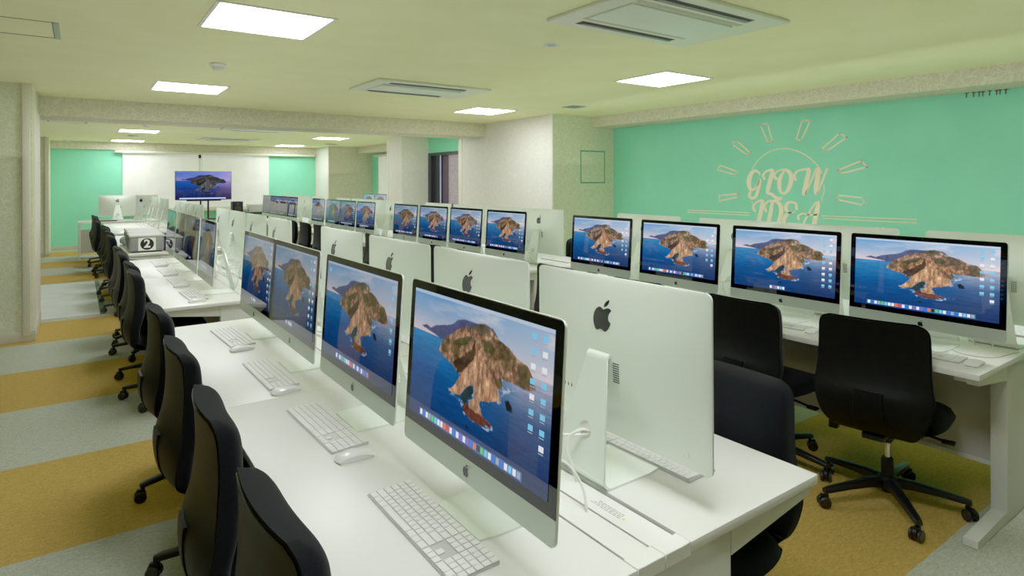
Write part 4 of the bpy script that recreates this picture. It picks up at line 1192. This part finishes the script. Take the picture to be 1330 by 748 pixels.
cB = [(3.072, 1.312, .17), (3.03, 1.895, .0), (3.04, 2.62, .04), (3.04, 3.4, 0), (3.04, 4.6, 0), (3.04, 5.35, .05), (3.03, 6.0, -.04), (3.04, 6.75, 0), (3.04, 8.0, 0), (3.04, 8.7, .05), (3.04, 9.4, 0), (3.04, 10.1, 0)]
for i, (x, y, r) in enumerate(cB):
    put_chair(x, y, r, 'black office chair facing the right-hand screens, %s of four at the %s right-hand desk' % (od4[i % 4], ordn[i // 4]), 'chairs in the middle aisle facing right', -.33 if i == 0 else None)
cK = [(1.475, 1.205, PI), (1.46, 1.92, PI + .03), (1.46, 2.62, PI), (1.46, 3.35, PI), (1.46, 4.65, PI), (1.46, 5.35, PI), (1.46, 6.1, PI), (1.46, 6.8, PI)]
for i, (x, y, r) in enumerate(cK):
    put_chair(x, y, r, 'black office chair behind the rear-facing computers, %s of four at %s left-hand desk' % (od4[i % 4], ordn[i // 4]), 'chairs in the middle aisle facing left')
put_chair(4.06, 4.80, PI, 'black office chair beside the pillar, just left of the fourth nearest right-hand screen', 'chairs along the mural wall')
put_chair(4.06, 5.5, PI, 'black office chair on the far side of the second right-hand desk', 'chairs along the mural wall')

# ------------------------------------------------------------------ cases marked 2 on the third left-hand desk
M_two = text2d('number_two', '2', .125, .0012, M_white, Matrix(((1, 0, 0, 0), (0, 0, -1, -.0035), (0, 1, 0, .095), (0, 0, 0, 1))))
def case(x, y, d, label, front):
    t = thing('storage_case', label, 'case', (x, y, .7205), 0, 'grey storage cases on the third left-hand desk')
    b = MB(); b.box(-.17, .17, 0, d, .012, .175, .03, 4); part('case_body', b.mesh('case_body', M_greyplastic, angle=40), t)
    b = MB(); b.box(-.172, .172, -.004, d + .004, .168, .196, .012, 3); part('case_lid', b.mesh('case_lid', mat('case_lid', rgb(196, 200, 196), .5), angle=40), t)
    b = MB(); b.box(-.15, .15, .02, d - .02, 0, .014); part('case_foot', b.mesh('case_foot', M_black), t)
    if front:
        b = MB(); b.box(-.085, .085, -.003, .001, .022, .165); p = part('paper_sign', b.mesh('paper_sign', M_white), t, label='white paper with a 2 in a black disc')
        b = MB(); b.cyl((0, -.0032, .094), (0, -.0028, .094), .066, n=40); part('black_disc', b.mesh('black_disc', M_black), p)
        part('number_two', M_two, p)
case(.63, 7.97, .42, 'grey storage case with a white 2 sign, nearest on the third left-hand desk', True)
case(.64, 8.44, .42, 'grey storage case directly behind the one marked 2', False)
case(.65, 8.92, .42, 'grey storage case, farthest of the row behind the 2 sign', False)
t = thing('black_case', 'black box standing right of the grey case marked 2', 'case', (.875, 8.02, .7205))
b = MB(); b.box(-.07, .07, 0, .5, 0, .17, .01, 2); part('case_body', b.mesh('case_body', M_black, angle=40), t)
b = MB(); b.tube([(-.03, .1, .17), (-.03, .1, .185), (-.03, .3, .185), (-.03, .3, .17)], .006, 8); part('case_handle', b.mesh('case_handle', M_black), t)
# crumpled clear bag
def bag(seed):
    b = MB(); bmesh.ops.create_icosphere(b.bm, subdivisions=4, radius=1)
    rr = random.Random(seed); dirs = [Vector((rr.gauss(0, 1), rr.gauss(0, 1), rr.gauss(0, 1))).normalized() for _ in range(26)]; am = [rr.uniform(-.25, .25) for _ in dirs]
    for v in b.bm.verts:
        n = v.co.normalized(); k = 1 + sum(a * max(0, n.dot(d)) ** 6 for a, d in zip(am, dirs)); v.co = Vector((n.x * .085 * k, n.y * .20 * k, max(0, .05 + n.z * .055 * k)))
    return b
o = part('plastic_bag', bag(3).mesh('plastic_bag', mat('bluish_film', rgb(205, 214, 232), .25, spec=.7), angle=14), None, (.50, 9.1, .7205)); tag(o, 'crumpled bluish plastic bag lying left of the grey cases', 'bag')

# ------------------------------------------------------------------ far end: teacher desk, television, speaker table
t = thing('teacher_desk', 'white desk standing crosswise at the far end before the green wall', 'desk', (.75, 15.0, 0))
b = MB(); b.box(-.76, .76, -.35, .35, .70, .73, .003, 2); part('desktop', b.mesh('desktop', M_desk, angle=40), t)
for sx in (-1, 1):
    b = MB(); b.box(sx * .735 - .022, sx * .735 + .022, -.33, -.285, 0, .70, .003, 1); b.box(sx * .735 - .022, sx * .735 + .022, .285, .33, 0, .70, .003, 1); part('leg', b.mesh('leg', M_deskleg, angle=40), t)
b = MB(); b.box(-.71, .71, -.30, -.285, .12, .58); part('modesty_panel', b.mesh('modesty_panel', M_panel), t)
b = MB(); b.box(-.30, .0, -.24, .2, .56, .685, .005, 2); part('under_desk_box', b.mesh('under_desk_box', M_black, angle=40), t)
for i, (x, y, r, l) in enumerate(((.66, 14.93, PI / 2, 'silver computer back on the crosswise far desk, leftmost and facing away'), (1.07, 15.0, PI / 2 + .55, 'silver computer on the far crosswise desk, turned and overlapped by the leftmost one'))):
    o = dup(proto[i], (x, y, .73), -r, l, 'computers on the far crosswise desk'); set_glow(o, .7)
b = MB(); b.box(-.19, .19, -.06, .06, 0, .02, .005, 2); o = part('tool_case', b.mesh('tool_case', M_black, angle=40), None, (.45, 14.78, .731)); tag(o, 'flat black pouch on the far crosswise desk under the leftmost computer', 'pouch')

tv = thing('television', 'wide flat television showing a purple-blue island picture before the blinds', 'television', (2.245, 14.8, 1.127))
b = MB(); b.box(-.557, .557, 0, .05, 0, .625, .006, 2); part('tv_body', b.mesh('tv_body', M_black, angle=40), tv)
ME_tv = screen_mesh('tv_picture', 1.09, .60, (.36, .40, .95))
M_tvs = screen_mat('tv_lit_screen', .85); ME_tv.materials.append(M_tvs)
tvs = part('tv_screen', ME_tv, tv, (0, -.002, .015), (0, 0, PI / 2)); tvs['glow'] = 1.0
def tvdock():
    b = MB(); b.box(-.48, .44, -.0035, -.003, .02, .05); return b.mesh('tv_dock', emat('tv_dock_bar', rgb(90, 140, 220), 1.1))
dk = part('tv_dock', tvdock(), tv); dk['glow'] = 1.0
b = MB()
for k in range(26): b.box(-.47 + k * .035, -.447 + k * .035, -.0042, -.0036, .024, .046)
part('tv_dock_icons', b.mesh('tv_dock_icons', emat('tv_icon', rgb(225, 230, 240))), dk)['glow'] = 1.0
st = thing('television_stand', 'black television stand on poles with a white camera pole rising above', 'stand', (2.245, 14.92, 0))
b = MB(); b.box(-.42, .42, -.28, .28, .03, .06, .006); part('stand_base', b.mesh('stand_base', M_black, angle=40), st)
for x in (-.05, .10):
    b = MB(); b.cyl((x, 0, .06), (x, 0, 1.5), .018, n=16); part('pole', b.mesh('pole', M_black, angle=40), st)
b = MB(); b.box(-.22, .38, -.22, .12, .70, .72, .004); part('shelf', b.mesh('shelf', M_black, angle=40), st)
b = MB(); b.box(-.33, .35, -.07, .02, 1.10, 1.13, .004); part('cross_bar', b.mesh('cross_bar', M_black, angle=40), st)
b = MB(); b.cyl((-.06, .02, 1.5), (-.06, .02, 2.04), .016, n=14); part('camera_pole', b.mesh('camera_pole', M_whitepl, angle=40), st)
b = MB(); b.box(-.085, -.035, -.01, .05, 2.04, 2.12, .006); part('camera_head', b.mesh('camera_head', M_black, angle=40), st)

t = thing('side_table', 'black low table at the far wall under the right blind', 'table', (3.35, 15.95, 0))
b = MB(); b.box(-.55, .62, -.3, .3, .74, .78, .004); part('tabletop', b.mesh('tabletop', M_black, angle=40), t)
for x in (-.50, .57):
    for y in (-.26, .26):
        b = MB(); b.box(x - .02, x + .02, y - .02, y + .02, 0, .74); part('leg', b.mesh('leg', M_black), t)
t = thing('speaker_box', 'black speaker box on the far side table right of the television', 'speaker', (3.12, 15.86, .78))
b = MB(); b.box(-.12, .12, -.12, .12, 0, .27, .02, 3); part('cabinet', b.mesh('cabinet', M_black, angle=40), t)
b = MB(); b.cyl((0, -.121, .09), (0, -.124, .09), .075, n=24); b.cyl((0, -.121, .205), (0, -.124, .205), .035, n=24); part('driver', b.mesh('driver', M_dkgrey), t)
t = thing('projector_case', 'long white box on the far side table under the blind', 'box', (3.64, 15.95, .78))
b = MB(); b.box(-.26, .30, -.14, .14, 0, .20, .01, 2); part('case_body', b.mesh('case_body', M_whitepl, angle=40), t)
b = MB(); b.box(-.262, .302, -.142, .142, .135, .141); part('lid_seam', b.mesh('lid_seam', M_greytext), t)

# far right table with two screens
t = thing('wall_table', 'white table in the far right alcove carrying two small screens', 'table', (5.78, 13.3, 0))
b = MB(); b.box(-.32, .32, -.75, .75, .695, .72, .003); part('desktop', b.mesh('desktop', M_desk, angle=40), t)
for x in (-.28, .28):
    for y in (-.70, .70):
        b = MB(); b.box(x - .02, x + .02, y - .02, y + .02, 0, .695); part('leg', b.mesh('leg', M_deskleg), t)
for i, y in enumerate((13.66, 12.98)):
    o = dup(proto[0], (5.63, y, .72), 0, 'small distant screen beside the middle pillar, the %s of two' % ['farther', 'nearer'][i], 'screens in the far right alcove'); set_glow(o, .6)

# floor sheet and wall dispenser on the left
t = thing('floor_hatch', 'large pale floor panel with dark green edge in the left aisle', 'floor panel', (-.6, 9.85, 0))
b = MB(); b.box(-.9, .80, -1.42, 1.45, 0, .008, .002, 1); part('panel_sheet', b.mesh('panel_sheet', M_mat, angle=40), t)
b = MB(); b.box(.80, .855, -1.42, 1.45, 0, .009); part('edge_strip', b.mesh('edge_strip', M_grn_dk), t)
t = thing('wall_dispenser', 'dark wall dispenser with paper at the left edge behind the partition', 'dispenser', (-.66, 14.2, .58))
b = MB(); b.box(-.12, .07, -.09, .09, .10, .34, .02, 3); part('tray', b.mesh('tray', M_dkgrey, angle=40), t)
b = MB(); b.cyl((-.03, 0, .34), (-.03, 0, .56), .06, n=20); part('paper_cup_tube', b.mesh('paper_cup_tube', M_whitepl, angle=40), t)
b = MB(); b.cyl((-.03, 0, .56), (-.03, 0, .60), .062, n=20); part('tube_cap', b.mesh('tube_cap', M_black, angle=40), t)
b = MB(); b.quad((.07, -.02, .16), (.13, -.02, .30), (.07, -.02, .33)); part('paper_sheet', b.mesh('paper_sheet', M_white), t)
b = MB(); b.box(-.10, -.02, -.07, .07, -.58, .10, .01); part('pedestal', b.mesh('pedestal', M_base, angle=40), t)

for v, o in proto.items():
    assert v in used, v

# ------------------------------------------------------------------ light, camera, look
w = bpy.data.worlds.new('room_world'); SC.world = w; w.use_nodes = True
w.node_tree.nodes['Background'].inputs[0].default_value = (.8, .85, .8, 1); w.node_tree.nodes['Background'].inputs[1].default_value = 0.3

for nm, x, y, sx, sy, p in (('ceiling_fill_near', 2.4, 3.0, 7.5, 9.5, 29), ('ceiling_fill_far', 2.5, 12.9, 7.0, 7.6, 22)):  # added fill lamps without fixtures, aimed up to brighten the ceiling
    ld = bpy.data.lights.new(nm, 'AREA'); ld.shape = 'RECTANGLE'; ld.size = sx; ld.size_y = sy; ld.energy = p; ld.color = (.93, 1.0, .88)
    lo = bpy.data.objects.new(nm, ld); lo.location = (x, y, 1.75); lo.rotation_euler = (PI, 0, 0); COL.objects.link(lo)

ld = bpy.data.lights.new('mural_fill', 'AREA'); ld.shape = 'RECTANGLE'; ld.size = .9; ld.size_y = 6.5; ld.energy = 6; ld.color = (.95, 1, .96)  # added fill lamp without a fixture, brightens the mural wall
lo = bpy.data.objects.new('mural_fill', ld); lo.location = (4.9, 3.0, 1.75); lo.rotation_euler = (0, -PI / 2, 0); COL.objects.link(lo)
SC.view_settings.use_curve_mapping = True
SC.view_settings.curve_mapping.black_level = (.0006, .0006, .0006)

f, psi, ro, yh = 793.5922, 0.6174475, -0.0031, 236.1544
cam = bpy.data.cameras.new('camera'); co = bpy.data.objects.new('camera', cam); COL.objects.link(co)
cam.sensor_fit = 'HORIZONTAL'; cam.sensor_width = 36.0; cam.lens = f * 36 / 1330; cam.shift_y = -(374 - yh) / 1330
cam.clip_start = .05
r = Vector((math.cos(psi), -math.sin(psi), 0)); up = Vector((0, 0, 1)); fw = Vector((math.sin(psi), math.cos(psi), 0))
cr, sr = math.cos(ro), math.sin(ro)
r2 = r * cr + up * sr; u2 = up * cr - r * sr; bk = -fw
co.matrix_world = Matrix(((r2.x, u2.x, bk.x, 0), (r2.y, u2.y, bk.y, 0), (r2.z, u2.z, bk.z, 1.5), (0, 0, 0, 1)))
SC.camera = co
SC.view_settings.view_transform = 'Standard'
SC.view_settings.look = 'None'
SC.view_settings.exposure = 0.0
SC.view_settings.gamma = 1.4
SC.cycles.max_bounces = 10
SC.cycles.diffuse_bounces = 6
SC.cycles.use_denoising = True
